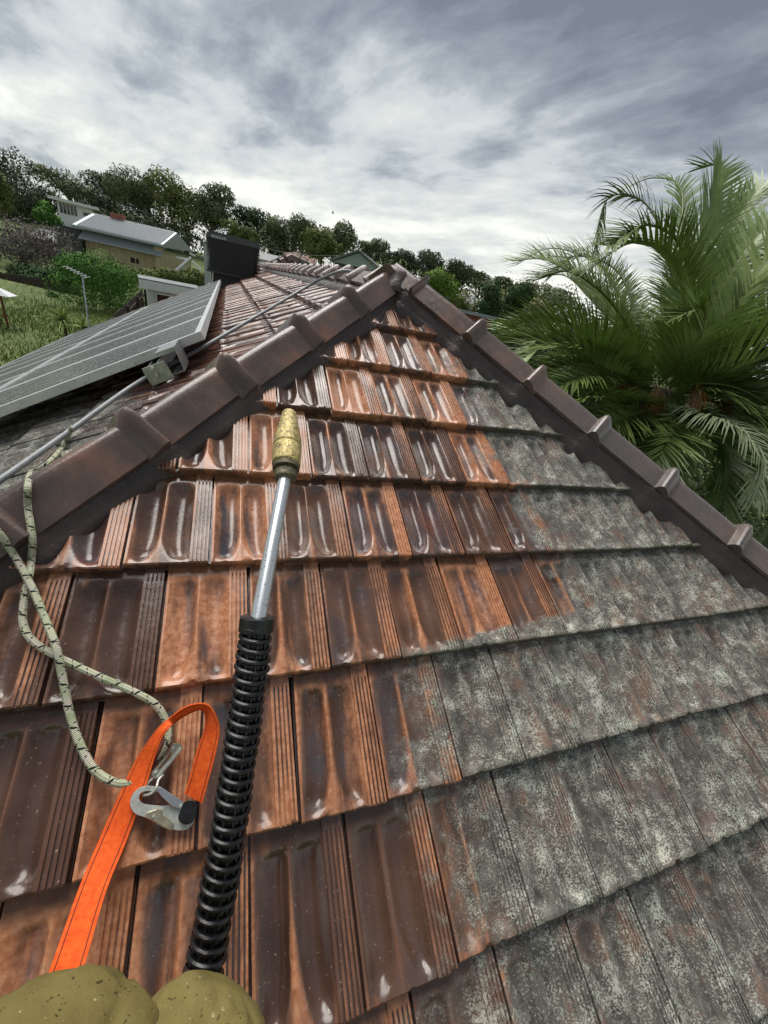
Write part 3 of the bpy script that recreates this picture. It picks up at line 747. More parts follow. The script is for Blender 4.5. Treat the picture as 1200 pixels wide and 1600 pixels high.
bpy.context.view_layer.update(); dg = bpy.context.evaluated_depsgraph_get(); tm = bpy.data.meshes.new_from_object(fo.evaluated_get(dg)); bpy.data.objects.remove(fo)
tm.materials.clear(); tm.materials.append(M_text); to = link('lettering', tm); world_parent(to, ac)
to.matrix_basis = fmat(ac_o + Xh * (BX - .42) + DD * (BY - .536) + Zu * (Z1 - .012), Xh, Zu, -DD)
mb = MB().tube([ac_o + Xh * -.30 + DD * -.34 + Zu * .18, ac_o + Xh * -.34 + DD * -.36 + Zu * -.25], .016, 8); world_parent(mb.build('drain_pipe', M_white, smooth=True), ac)

# the raised end of the ridge: second hip with its caps
o2 = frm(9.6, .0, 0) + Vector((.0, 0, 0)); wing = empty('raised_roof_wing', o2); tag(wing, 'small tiled hip with heavy grey caps rising beyond the far end of the ridge', 'roof')
apx = at(455, 403, 10.2); bl = at(405, 428, 9.6); br_ = at(500, 424, 10.5); 
mb = MB(); bb = apx + DD * 5
mb.add([apx, bl, br_, bl + DD * 5, br_ + DD * 5, bb], [(0, 1, 2), (0, 5, 3, 1), (0, 2, 4, 5)]); world_parent(mb.build('roof_slope', M_tile), wing)
for e_, nn, cnt in ((bl, 'l', 5), (br_, 'r', 4)):
    t = (e_ - apx).normalized(); x = t.cross(Vector((-.2, -.5, 1))).normalized(); z = x.cross(t).normalized(); z = z if z.z > 0 else -z; x = (-t).cross(z)
    L = (e_ - apx).length
    for i in range(cnt):
        c_ = link('hip_cap', cap_me); c_.parent = wing; c_.matrix_parent_inverse = Matrix.Translation(-wing.location)
        c_.matrix_basis = fmat(apx + t * (L * (i + 1) / cnt) + z * .10, x, -t, z) @ Matrix.Diagonal((1.15, L / cnt / .44, 1.1, 1))
vt = (bl - apx); ht = (br_ - apx)
for r_ in range(3):
    for c in range(7):
        f1 = .28 + r_ * .24; s_ = (c + .5) / 7
        if s_ * 1 > 1: continue
        p = apx + (vt * (1 - s_) + ht * s_) * f1; U_ = (br_ - bl).normalized(); Vv = (apx - (bl + br_) / 2).normalized(); Nn = U_.cross(Vv).normalized()
        if Nn.y > 0: Nn = -Nn
        mb = MB(); w_ = (br_ - bl).length * f1 / 7 * .94
        mb.box(p + Nn * .005, U_ * w_ * .62, Vv * .30, Nn * .02); mb.box(p + U_ * (w_ * .66) + Nn * .005, U_ * w_ * .3, Vv * .30, Nn * .035); world_parent(mb.build('tile', M_tile), wing)

# ------------------------------------------------------------------ rope, strap, hook
def rope_h(pts): return [onhip(x, y, h) if k == 'h' else (onmain(x, y, h)) for x, y, h, k in pts]
bpy.context.view_layer.update(); _dg = bpy.context.evaluated_depsgraph_get()
def on_surf(x, y, off=.010):
    r = ray(x, y).normalized(); hit, loc, nr, idx, ob, mt = SC.ray_cast(_dg, CW, r)
    return loc - r * off + nr * 0.004 if hit else at(x, y, 1.6)
rp = [(112, 668, .035, 'm'), (100, 695, .035, 'm'), (80, 722, .045, 'm')]
R1 = [on_surf(x, y, .014) for x, y in ((112, 668), (100, 695), (84, 718), (66, 730), (50, 737), (43, 752), (43, 790), (50, 838), (49, 870))] + rope_h([(46, 900, .045, 'h'), (40, 925, .035, 'h'), (36, 970, .03, 'h'), (50, 1000, .03, 'h'), (88, 1025, .03, 'h'), (150, 1055, .035, 'h'), (215, 1084, .035, 'h'), (245, 1103, .03, 'h'), (260, 1130, .02, 'h'), (262, 1160, .018, 'h'), (246, 1190, .015, 'h')])
R2 = [on_surf(-40, 790, .02), on_surf(-5, 832, .02), on_surf(22, 868, .03)] + rope_h([(50, 918, .05, 'h'), (72, 970, .055, 'h'), (88, 1012, .065, 'h'), (98, 1060, .045, 'h'), (108, 1110, .03, 'h'), (124, 1160, .022, 'h'), (148, 1203, .022, 'h'), (182, 1223, .022, 'h'), (215, 1222, .016, 'h')])
for pts, lab in ((R1, 'flecked braided rope lying over the left hip caps and down to the strap loop'), (R2, 'flecked braided rope coming in at the left edge and curving low behind the strap')):
    o = MB().tube(spline(pts, 10), .0083, 14, uv=True).build('safety_rope', M_rope, smooth=True, ang=None); tag(o, lab, 'rope', 'safety ropes on the roof')
pairs = [((60, 1560), (112, 1568), .22, .22), ((83, 1500), (132, 1508), .15, .15), ((125, 1383), (166, 1392), .07, .07), ((157, 1307), (196, 1318), .028, .026), ((190, 1233), (222, 1248), .024, .024), ((213, 1186), (240, 1190), .026, .035), ((236, 1152), (252, 1156), .035, .075), ((248, 1137), (263, 1139), .05, .095),
         ((267, 1120), (272, 1130), .075, .055), ((291, 1104), (290, 1118), .09, .05), ((312, 1099), (311, 1109), .095, .05), ((327, 1103), (320, 1114), .095, .055), ((338, 1120), (321, 1130), .085, .06), ((343, 1141), (317, 1146), .07, .06), ((337, 1177), (307, 1174), .06, .055), ((327, 1215), (298, 1207), .05, .05), ((316, 1255), (288, 1240), .042, .042)]
def strap_strip(mb, fa, fb, th, lift):
    Lp = spline([onhip(*a, h1) for a, b, h1, h2 in pairs], 5); Rp = spline([onhip(*b, h2) for a, b, h1, h2 in pairs], 5)
    n = len(Lp); u = 0; pn = None
    for i in range(n):
        a = Lp[i].lerp(Rp[i], fa); b = Lp[i].lerp(Rp[i], fb)
        t = (Lp[min(i + 1, n - 1)] + Rp[min(i + 1, n - 1)] - Lp[max(i - 1, 0)] - Rp[max(i - 1, 0)]).normalized()
        nn = t.cross(Rp[i] - Lp[i]).normalized()
        if pn is None: nn = nn if nn.dot(NH) > 0 else -nn
        elif nn.dot(pn) < 0: nn = -nn
        pn = nn
        if i: u += ((Lp[i] + Rp[i]) / 2 - (Lp[i - 1] + Rp[i - 1]) / 2).length
        k = len(mb.v)
        for p, vv in ((a + nn * (th + lift), fa), (b + nn * (th + lift), fb), (b - nn * (th + lift), fb), (a - nn * (th + lift), fa)):
            mb.uv[len(mb.v)] = (vv * .045, u); mb.v.append(tuple(p))
        if i:
            q = k - 4
            for e in range(4): mb.f.append((q + e, q + (e + 1) % 4, k + (e + 1) % 4, k + e))
    mb.f.append((0, 3, 2, 1)); k = len(mb.v) - 4; mb.f.append((k, k + 1, k + 2, k + 3)); return mb
st = strap_strip(MB(), 0, 1, .0013, 0).build('webbing_strap', M_strap, smooth=True, ang=50); tag(st, 'flat orange webbing strap with dark edge stitching, looped over towards a steel snap hook', 'strap')
for fa, fb in ((.12, .15), (.85, .88)): strap_strip(MB(), fa, fb, .0013, .0004).build('stitching', M_thread, parent=st)
# snap hook traced in its own plane, thick steel
HO = onhip(255, 1250, .03)
def hz(x, y, h=.03): return onhip(x / 6.667 + 180, y / 6.667 + 1080, h)
def plate(mb, outer, holes, h0, h1):
    loops = [outer] + holes; P2 = [[Vector((x, y, 0)) for x, y in l] for l in loops]
    tri = tessellate_polygon(P2); flat = [p for l in loops for p in l]; n = len(flat)
    vs = [hz(x, y, h1) for x, y in flat] + [hz(x, y, h0) for x, y in flat]; fs = []
    for t in tri:
        a, b, c = [vs[i] for i in t]; up = (b - a).cross(c - a).dot(NH) > 0
        t = t if up else tuple(reversed(t)); fs.append(tuple(t)); fs.append(tuple(i + n for i in reversed(t)))
    o = 0
    for l in loops:
        m = len(l)
        for i in range(m): j = (i + 1) % m; fs.append((o + i, o + j, o + j + n, o + i + n))
        o += m
    mb.add(vs, fs); return mb
def smoothloop(pts, n=5):
    m = len(pts); out = []
    for i in range(m):
        a, b, c, d = [Vector(pts[(i + k) % m]) for k in (-1, 0, 1, 2)]
        for k in range(n):
            t = k / n; q = .5 * ((2 * b) + (c - a) * t + (2 * a - 5 * b + 4 * c - d) * t * t + (3 * b - a - 3 * c + d) * t ** 3); out.append((q.x, q.y))
    return out
hk = empty('snap_hook', HO); tag(hk, 'zinc plated steel snap hook lying on the tiles at the end of the orange strap', 'hook')
outer = smoothloop([(155, 1160), (175, 1085), (225, 1025), (290, 992), (370, 985), (440, 1000), (470, 1030), (440, 1050), (395, 1045), (330, 1040), (275, 1055), (250, 1100), (265, 1150), (320, 1178), (420, 1190), (500, 1195), (560, 1185), (640, 1215), (720, 1200), (800, 1240), (828, 1310), (805, 1390), (745, 1440), (670, 1450), (600, 1440), (520, 1430), (400, 1360), (300, 1310), (215, 1280), (170, 1225)], 3)
hole = [(735 + 72 * math.cos(a * .3927), 1330 + 62 * math.sin(a * .3927)) for a in range(16)]
def bev(o, w=.0015):
    b = o.modifiers.new('Bevel', 'BEVEL'); b.width = w; b.segments = 2; b.limit_method = 'ANGLE'; b.angle_limit = R(50); return o
bev(world_parent(plate(MB(), outer, [hole], .030, .040).build('hook_body', M_zinc, smooth=True, ang=35), hk), .002)
bev(world_parent(plate(MB(), smoothloop([(430, 1010), (475, 1000), (600, 1080), (725, 1165), (715, 1215), (670, 1225), (590, 1190), (520, 1130), (455, 1060)], 3), [], .038, .050).build('gate', M_galv, smooth=True, ang=35), hk), .003)
bev(world_parent(plate(MB(), [(305, 1290), (345, 1255), (440, 1225), (490, 1240), (480, 1280), (560, 1330), (610, 1385), (595, 1445), (560, 1450), (420, 1365), (310, 1315)], [], .0405, .046).build('lock_lever', M_gold, smooth=True, ang=30), hk))
for (x, y, h) in ((400, 1300, .046), (683, 1190, .050)):
    c = hz(x, y, h); world_parent(MB().tube([c, c + NH * .002], .0032, 12).build('rivet', M_zinc, smooth=True), hk)
sl = plate(MB(), smoothloop([(725, 1150), (800, 1140), (855, 1170), (850, 1250), (815, 1350), (760, 1385), (690, 1370), (655, 1320), (685, 1230)], 3), [], .028, .052).build('black_sleeve', M_rubber, smooth=True, ang=60); bev(world_parent(sl, hk), .006)
gb = empty('rope_grab', hz(540, 720)); tag(gb, 'small riveted steel rope grab bracket lying half under the orange strap above the hook', 'rope grab')
bev(world_parent(plate(MB(), [(380, 870), (385, 840), (560, 640), (600, 545), (665, 540), (705, 575), (690, 620), (490, 860), (440, 915), (400, 905)], [smoothloop([(455, 800), (560, 655), (590, 640), (565, 700), (470, 805)], 2)], .030, .034).build('channel_plate', M_gold, smooth=True, ang=30), gb))
bev(world_parent(MB().tube([hz(690, 590, .036), hz(440, 900, .036)], .0045, 10).build('folded_edge', M_zinc, smooth=True), gb), .001)
bev(world_parent(plate(MB(), [(350, 820), (505, 520), (540, 495), (585, 510), (580, 555), (540, 620), (395, 830)], [[(425, 740), (520, 575), (545, 560), (520, 620), (440, 745)]], .020, .023).build('back_plate', mat('bronze_plate', (.16, .05, .03), .4, .5), smooth=True, ang=30), gb))
for (x, y, h) in ((605, 590, .034), (425, 838, .034), (535, 550, .023)):
    c = hz(x, y, h); world_parent(MB().tube([c, c + NH * .0025], .0038, 12).build('rivet', M_zinc, smooth=True), gb)
world_parent(MB().tube(spline([hz(500, 870, .034), hz(450, 930, .040), hz(430, 1000, .046), hz(385, 1060, .044), (hz(310, 1085, .036)), hz(290, 1075, .028), hz(340, 960, .022), hz(400, 900, .026)], 6), .0028, 10).build('wire_ring', M_zinc, smooth=True), gb)

# ------------------------------------------------------------------ pressure lance
gp = [at(310, 1555, .575), at(322, 1500, .60), at(338, 1410, .625), at(354, 1320, .645), at(368, 1225, .665), at(381, 1135, .68), at(393, 1050, .692), at(402, 968, .70)]
gs = spline(gp, 14); lance = empty('pressure_lance', at(370, 1200, .66)); tag(lance, 'pressure washer lance with a brass nozzle, steel rod and coiled black rubber bend guard', 'pressure washer lance')
world_parent(MB().tube(gs, .0215, 20).build('inner_sleeve', M_rubber, smooth=True), lance)
tot = sum((gs[i + 1] - gs[i]).length for i in range(len(gs) - 1))
def along(d):
    for i in range(len(gs) - 1):
        l = (gs[i + 1] - gs[i]).length
        if d <= l or i == len(gs) - 2: return gs[i] + (gs[i + 1] - gs[i]) * (d / l), (gs[i + 1] - gs[i]).normalized()
        d -= l
NR_ = 31
for k in range(NR_):
    d0 = tot * (k + .3) / NR_; c, t = along(min(d0, tot - .012)); e1 = t.cross(CF).normalized(); e2 = t.cross(e1).normalized(); ring = []
    for j in range(27):
        a = 2 * math.pi * j / 26; rad = .0262 + .001 * math.sin(a * 2 + k)
        ring.append(c + e1 * math.cos(a) * rad + e2 * math.sin(a) * rad + t * (.0045 * math.cos(a + .4) + (j / 26 - .5) * .003))
    world_parent(MB().tube(ring, .0046, 8, caps=False).build('guard_coil', M_rubber, smooth=True), lance)
mb = MB()
for j in range(9):
    a = 2 * math.pi * j / 9; pts = []
    for i in range(0, len(gs), 3):
        t = (gs[min(i + 1, len(gs) - 1)] - gs[max(i - 1, 0)]).normalized(); e1 = t.cross(CF).normalized(); e2 = t.cross(e1).normalized(); pts.append(gs[i] + (e1 * math.cos(a) + e2 * math.sin(a)) * .0225)
    mb.tube(pts, .0032, 6)
world_parent(mb.build('guard_ribs', M_rubber, smooth=True), lance)
c, t = along(tot); ax = (at(446, 742, .90) - at(405, 962, .70)).normalized()
world_parent(MB().tube([c - t * .022, c - t * .02, c + t * .004, c + t * .006], [.027, .031, .031, .027], 24).build('guard_collar', M_rubber, smooth=True), lance)
r0, r1 = at(400, 985, .69), at(446, 742, .90)
world_parent(MB().tube([r0, r1 + ax * .02], .0145, 20).build('steel_rod', M_rod, smooth=True), lance)
n0, n1 = at(446, 748, .895), at(452, 646, 1.0); na = (n1 - n0).normalized(); NL = (n1 - n0).length
def prof_tube(mb, pr): mb.tube([n0 + na * (NL * a) for a, r in pr], [r for a, r in pr], 28); return mb
world_parent(prof_tube(MB(), [(-.02, .018), (.0, .025), (.08, .027), (.09, .022), (.12, .022), (.125, .031), (.17, .032), (.19, .028), (.20, .028)]).build('nozzle_nut', M_dirty, smooth=True, ang=30), lance)
world_parent(prof_tube(MB(), [(.18, .030), (.20, .0335), (.43, .0345), (.45, .0328), (.46, .0328), (.475, .0345), (.56, .0335), (.75, .0265), (.95, .0195), (.985, .0185), (1.0, .0175), (1.0, .0140), (.93, .011)]).build('brass_nozzle', M_brass, smooth=True, ang=30), lance)

# ------------------------------------------------------------------ the person: bent knees in olive trousers
def person_mesh():
    kR = at(292, 1642, .485); kL = at(70, 1674, .43); pel = CW + Vector((-.20, -.42, -.62)); 
    bm = bmesh.new(); sk = bm.verts.layers.skin.verify(); V = {}
    def v(n, p, r): V[n] = bm.verts.new(p); V[n][sk].radius = (r, r); return V[n]
    hipR = pel + Vector((.12, .02, -.02)); hipL = pel + Vector((-.12, .02, -.02))
    aR = kR + Vector((.02, -.18, -.42)); aL = kL + Vector((-.02, -.22, -.42))
    def floor(p, h): q = Vector(p); q.z = (math.tan(P29) * q.y) + h; return q
    aR = floor(aR, .10); aL = floor(aL, .10)
    v('p', pel, .15); v('w', pel + Vector((0, -.04, .20)), .13); v('c', pel + Vector((0, -.10, .42)), .13)
    v('hr', hipR, .105); v('hl', hipL, .105)
    v('tr', hipR.lerp(kR, .55), .10); v('tl', hipL.lerp(kL, .55), .11); v('kr', kR, .110); v('kl', kL, .145)
    v('sr', kR.lerp(aR, .4) + Vector((0, -.02, 0)), .062); v('sl', kL.lerp(aL, .4) + Vector((0, -.02, 0)), .062); v('ar', aR, .048); v('al', aL, .048)
    for a, b in (('p', 'w'), ('w', 'c'), ('p', 'hr'), ('p', 'hl'), ('hr', 'tr'), ('hl', 'tl'), ('tr', 'kr'), ('tl', 'kl'), ('kr', 'sr'), ('kl', 'sl'), ('sr', 'ar'), ('sl', 'al')): bm.edges.new((V[a], V[b]))
    V['p'][sk].use_root = True
    me = bpy.data.meshes.new('p'); bm.to_mesh(me); bm.free(); o = bpy.data.objects.new('p', me); COL.objects.link(o)
    o.modifiers.new('s', 'SKIN'); s = o.modifiers.new('d', 'SUBSURF'); s.levels = 5; s.render_levels = 5
    bpy.context.view_layer.update(); m2 = bpy.data.meshes.new_from_object(o.evaluated_get(bpy.context.evaluated_depsgraph_get())); bpy.data.objects.remove(o)
    co = [vv.co.copy() for vv in m2.vertices]; no = [vv.normal.copy() for vv in m2.vertices]
    for vv, c, n in zip(m2.vertices, co, no):
        q = c * 5.5; f1 = 1 - abs(noise.noise(Vector((q.x * 1.9 + q.y * .8, q.y * .6, q.z * 1.6 + 2)))) * 2.0
        f2 = 1 - abs(noise.noise(Vector((q.x * 3.1, q.y * 2.2 + 5, q.z * 3 + q.x * 2)))) * 2.0
        wq = Vector((c.x * 9 + 2.2 * noise.noise(c * 4), c.y * 3, c.z * 5)); fo_ = abs(math.sin(wq.x * 1.6 + wq.y * 1.9 - wq.z * 1.1 + 1.5 * noise.noise(c * 9))) ** .6
        vv.co = c + n * (.008 * (fo_ - .75) + .004 * f1 + .0030 * f2 + .006 * noise.noise(c * 7) + .0028 * (1 - abs(noise.noise(Vector((q.x * 7, q.y * 5, q.z * 4 + 3)))) * 2.4))
    m2.materials.clear(); m2.materials.append(M_cloth); m2.name = 'trousers'
    m2.polygons.foreach_set('use_smooth', [True] * len(m2.polygons)); return m2, (aR, aL), pel
pmesh, ankles, pel = person_mesh()
per = empty('person', pel); tag(per, 'person crouching on the tiles in speckled olive green work trousers, only the bent knees showing', 'person')
body = link('trousers', pmesh); world_parent(body, per)
for a in ankles:
    mb = MB(); fwd = VH; s_ = []
    base = a - NH * .0; pr = [(-.09, .035, .05), (-.07, .042, .075), (.02, .042, .085), (.10, .047, .05), (.17, .043, .04), (.20, .02, .025)]
    n = 12; o = 0
    for (d, w_, h_) in pr:
        for j in range(n):
            t = 2 * math.pi * j / n; mb.v.append(tuple(a + VH * d + UH * math.cos(t) * w_ + NH * (math.sin(t) * h_ * .9 - .055)))
    for i in range(len(pr) - 1):
        for j in range(n): mb.f.append((i * n + j, i * n + (j + 1) % n, (i + 1) * n + (j + 1) % n, (i + 1) * n + j))
    mb.f.append(tuple(reversed(range(n)))); mb.f.append(tuple((len(pr) - 1) * n + j for j in range(n)))
    world_parent(mb.build('boot', M_boot, smooth=True), per)

# ------------------------------------------------------------------ vegetation
def crown_build(mb, name, m, parent=None):
    me = mb.mesh(name, m)
    if getattr(mb, 'nrm', None):
        me.polygons.foreach_set('use_smooth', [True] * len(me.polygons)); me.normals_split_custom_set_from_vertices(mb.nrm)
    return link(name, me, parent)
def leaf_cloud(mb, lobes, n, size, rs, flat=.75, shell=.55, droop=0.0):
    tot = sum(l[3] * l[4] * l[5] for l in lobes) ** 1.0; 
    wts = [(l[3] * l[4] * l[5]) ** (2 / 3) for l in lobes]; sw = sum(wts)
    for l, w_ in zip(lobes, wts):
        for _ in range(int(n * w_ / sw)):
            while True:
                d = Vector((rs.uniform(-1, 1), rs.uniform(-1, 1), rs.uniform(-1, 1)))
                if .01 < d.length < 1: break
            rr = shell + (1 - shell) * rs.random() ** .6; d = d.normalized() * rr * (1 + .18 * noise.noise(d.normalized() * 2.3 + Vector((l[0], l[1], l[2]))))
            p = Vector((l[0] + d.x * l[3], l[1] + d.y * l[4], l[2] + d.z * l[5]))
            nn = (d.normalized() + Vector((rs.gauss(0, .7), rs.gauss(0, .7), rs.gauss(0, .7)))).normalized()
            t = nn.orthogonal().normalized(); t = Matrix.Rotation(rs.uniform(0, 6.28), 3, nn) @ t; b = nn.cross(t)
            if droop: t = (t + Vector((0, 0, -droop))).normalized()
            s = size * rs.uniform(.6, 1.35); o = len(mb.v)
            if not hasattr(mb, 'nrm'): mb.nrm = []
            sn = (d.normalized() * 1.0 + nn * .55 + Vector((0, 0, .25))).normalized(); mb.nrm += [tuple(sn)] * 4
            if t.cross(b).dot(sn) > 0: b = -b
            mb.v += [tuple(p - t * s), tuple(p + b * s * flat * .5), tuple(p + t * s), tuple(p - b * s * flat * .5)]; mb.f.append((o, o + 1, o + 2, o + 3))
def tree(px, py, wpx, hpx, k, m, label, name='gum_tree', cat='tree', n=2600, size=None, lobes=7, seed=0, shell=.5, trunk=True, group=None, droop=.3, trunkm=None):
    rs = random.Random(seed * 977 + int(px * 3 + py)); c = at(px, py, k); w_, h_ = wpx * k / FPX / 2 * (1.22 if trunk else 1.05), hpx * k / FPX / 2 * .96
    gz = terrain(c.x, c.y); o = empty(name, (c.x, c.y, gz)); tag(o, label, cat, group)
    L = []
    for i in range(lobes):
        a = rs.uniform(0, 6.28); r = rs.uniform(.25, .72); zz = rs.uniform(-.75, .62)
        r *= math.sqrt(max(.15, 1 - max(0, zz) ** 2)); s = rs.uniform(.36, .58)
        L.append((math.cos(a) * w_ * r, math.sin(a) * w_ * r, c.z - gz + zz * h_, w_ * s * 1.05, w_ * s * 1.05, h_ * s * .95))
    L.append((0, 0, c.z - gz + h_ * .1, w_ * .5, w_ * .5, h_ * .8))
    mb = MB(); leaf_cloud(mb, L, int(n * 1.7), (size or max(.09, .0042 * k)) * .92, rs, shell=shell, droop=droop)
    crown_build(mb, 'crown', m, o)
    if trunk:
        mb = MB(); top = c.z - gz; rad = max(.05, w_ * .07)
        mb.tube(spline([(0, 0, -.3), (rs.uniform(-.1, .1) * w_, rs.uniform(-.1, .1) * w_, top * .4), (rs.uniform(-.15, .15) * w_, 0, top)], 4), [rad * (1.1 - .07 * i) for i in range(9)], 7)
        for l in L[:5]:
            mb.tube([(0, 0, top * .45), (l[0] * .5, l[1] * .5, top * .4 + l[2] * .45), (l[0], l[1], l[2])], [rad * .5, rad * .35, rad * .12], 5)
        mb.build('trunk', trunkm or M_bark, parent=o, smooth=True)
    return o
T = tree
T(20, 300, 96, 120, 58, L_dark, 'tall dark tree with brownish crown at the far left edge of the skyline', n=5200, lobes=11, seed=1)
T(64, 325, 60, 66, 62, L_dark, 'dark rounded tree just right of the tall dark tree at far left', n=3000, seed=2)
T(-2, 290, 30, 70, 40, L_olive, 'yellow green tree cut off by the left picture edge', n=1500, seed=3)
T(112, 290, 96, 44, 88, L_gum, 'low airy gum tree on the skyline behind the white upper storey', n=1700, seed=4, shell=.3)
T(73, 338, 40, 46, 48, L_green, 'rounded mid green tree left of the white upper storey', n=1500, seed=5)
T(180, 300, 74, 52, 84, L_dark, 'dark topped gum tree behind the long metal roof', n=2600, seed=6)
T(168, 330, 80, 44, 80, L_dark, 'low dark tree directly behind the chimney of the long metal roof', n=2200, seed=7)
T(232, 318, 90, 78, 78, L_gum, 'broad gum tree above the right half of the long metal roof', n=4200, lobes=10, seed=8)
T(288, 330, 84, 88, 75, L_olive, 'tall pale-limbed gum tree left of the rounded one near the cooler', n=4000, lobes=10, seed=9)
T(328, 322, 62, 68, 72, L_gum, 'rounded gum tree on the skyline above and left of the roof cooler', n=3400, lobes=9, seed=10)
T(255, 362, 150, 40, 74, L_dark, 'dark understorey tree mass below the broad gum tree', n=2600, seed=11)
T(372, 364, 46, 30, 60, L_olive, 'yellowish green small tree just above the roof cooler', n=1300, seed=12)
T(398, 352, 62, 52, 80, L_conif, 'dark layered conifer rising right of the roof cooler', 'conifer', n=2600, seed=13)
T(428, 372, 56, 62, 74, L_gum, 'gum tree between the dark conifer and the olive gum', n=2600, seed=14)
T(472, 372, 56, 58, 70, L_gum, 'thin topped gum tree above the far ridge caps', n=2200, seed=15, shell=.3)
T(505, 380, 66, 52, 66, L_olive, 'olive gum tree left of the grey-green gable', n=2800, seed=16)
T(536, 372, 54, 56, 70, L_gum, 'dense round-headed gum tree rising behind the grey-green gable', n=2600, seed=17)
T(586, 392, 52, 36, 86, L_gum, 'small gum tree right of the grey-green gable', n=1800, seed=18)
T(632, 410, 60, 40, 80, L_dark, 'dark spreading tree above the hip apex', n=2200, seed=19)
T(678, 414, 50, 42, 76, L_dark, 'rounded dark tree behind the bright green tree', n=2200, seed=20)
T(715, 428, 50, 40, 80, L_dark, 'dark tree to the right of the rounded dark tree', n=2000, seed=21)
T(752, 438, 54, 26, 92, L_gum, 'low flat tree on the skyline over the red brick gable', n=1500, seed=22)
T(788, 448, 50, 30, 96, L_dark, 'far tree with ragged top just left of the palm fronds', n=1500, seed=23)
T(842, 458, 90, 34, 98, L_gum, 'far tree half hidden behind the leftmost palm fronds', n=1800, seed=24)
T(684, 448, 66, 64, 30, L_bright, 'bright lime green tree beside the hip apex', 'broadleaf_tree', n=3600, seed=25)
T(712, 488, 70, 52, 36, L_olive, 'olive shrub mass behind the right hip caps', 'shrub', 'shrub', n=3000, seed=26, trunk=False)
T(768, 478, 44, 62, 33, L_conif, 'left clipped conifer of the pair beyond the red brick gable', 'conifer', n=2600, seed=27)
T(800, 476, 42, 70, 34, L_conif, 'right clipped conifer of the pair beyond the red brick gable', 'conifer', n=2600, seed=28)
T(838, 484, 50, 44, 38, L_dry, 'pale dry shrub glimpsed between conifers and palm', 'shrub', 'shrub', n=1800, seed=29, trunk=False)
T(780, 520, 60, 40, 24, L_bright, 'low yellow green shrub right of the red brick gable', 'shrub', 'shrub', n=2200, seed=30, trunk=False)
for i, (x, y, w_, h_, k, m_) in enumerate([(900, 520, 150, 110, 42, L_dark), (985, 545, 150, 120, 40, L_conif), (1080, 580, 170, 130, 40, L_dark), (1185, 610, 170, 130, 42, L_dark)]):
    T(x, y, w_, h_, k, m_, ['dark tree seen through the left side palm fronds', 'deep green tree hidden behind the palm crown centre', 'dark tree behind the right side of the palm', 'dark tree at the right edge behind the palm'][i], 'broadleaf_tree', n=3600, seed=31 + i)
for i, (x, y, w_, h_, k) in enumerate([(900, 640, 190, 160, 15), (1030, 740, 260, 180, 12), (1170, 850, 260, 220, 10.5), (820, 560, 120, 90, 18)]):
    T(x, y, w_, h_, k, L_dark, ['dark hedge shrub beyond the right hip below the fronds', 'dark shrub under the palm crown', 'dark shrub low at the right edge under the palm', 'dark shrub behind the red brick gable'][i], 'shrub', 'shrub', n=5200, seed=41 + i, trunk=False, size=.10)
T(38, 386, 112, 88, 35, L_pink, 'bare greyish pink twiggy shrub at left in front of the white house', 'flowering_shrub', 'shrub', n=4200, seed=50, shell=.2, size=.12)
T(95, 402, 66, 50, 37, L_pink, 'smaller grey twiggy shrub beside the charcoal wall', 'flowering_shrub', 'shrub', n=2000, seed=51, shell=.2, size=.12)
T(48, 438, 110, 50, 32, L_conif, 'dark green shrub hanging over the timber fence at left', 'shrub', 'shrub', n=2800, seed=52, trunk=False)
T(160, 436, 124, 98, 25, L_green, 'large round glossy green bush below the cream brick wall', 'bush', 'bush', n=8000, lobes=12, seed=53, trunk=False, size=.085)
T(105, 425, 70, 60, 30, L_conif, 'mid green bush between the grey shrubs and the round bush', 'bush', 'bush', n=2800, seed=54, trunk=False)
T(262, 436, 90, 38, 29, L_olive, 'low green hedge running behind the white carport', 'hedge', 'hedge', n=3600, seed=55, trunk=False)
T(305, 436, 50, 30, 31, L_olive, 'short green hedge below the grey panel tower', 'hedge', 'hedge', n=2000, seed=56, trunk=False)
T(85, 478, 26, 46, 27, L_conif, 'narrow dark climber growing down the timber fence', 'climber', 'climber', n=1200, seed=57, trunk=False)

# wooded hillside that reads as one mass below the skyline trees
rs = random.Random(9)
for (x0, y0, x1, y1, k0, k1, hh, m_, lab) in [(-60, 342, 470, 396, 84, 76, 4.5, L_dark, 'dark wooded hillside undergrowth filling in below the left skyline gums'), (400, 400, 900, 474, 80, 90, 4.4, L_gum, 'wooded hillside filling in below the right skyline trees'), (560, 440, 900, 508, 48, 46, 2.6, L_olive, 'belt of garden shrubs in front of the right hillside')]:
    mb = MB(); lobes_ = []
    for i in range(26):
        f = (i + rs.random()) / 26; c = at(x0 + (x1 - x0) * f, y0 + (y1 - y0) * f + rs.uniform(-8, 6), k0 + (k1 - k0) * f + rs.uniform(-4, 4)); r_ = hh * rs.uniform(.7, 1.3); lobes_.append((c.x, c.y, c.z - r_ * .4, r_ * 1.3, r_ * 1.3, r_ * 1.2))
    leaf_cloud(mb, lobes_, 9000, .36 if k0 > 60 else .22, rs, shell=.6, droop=.3)
    tag(crown_build(mb, 'woodland', m_), lab, None, kind='stuff')

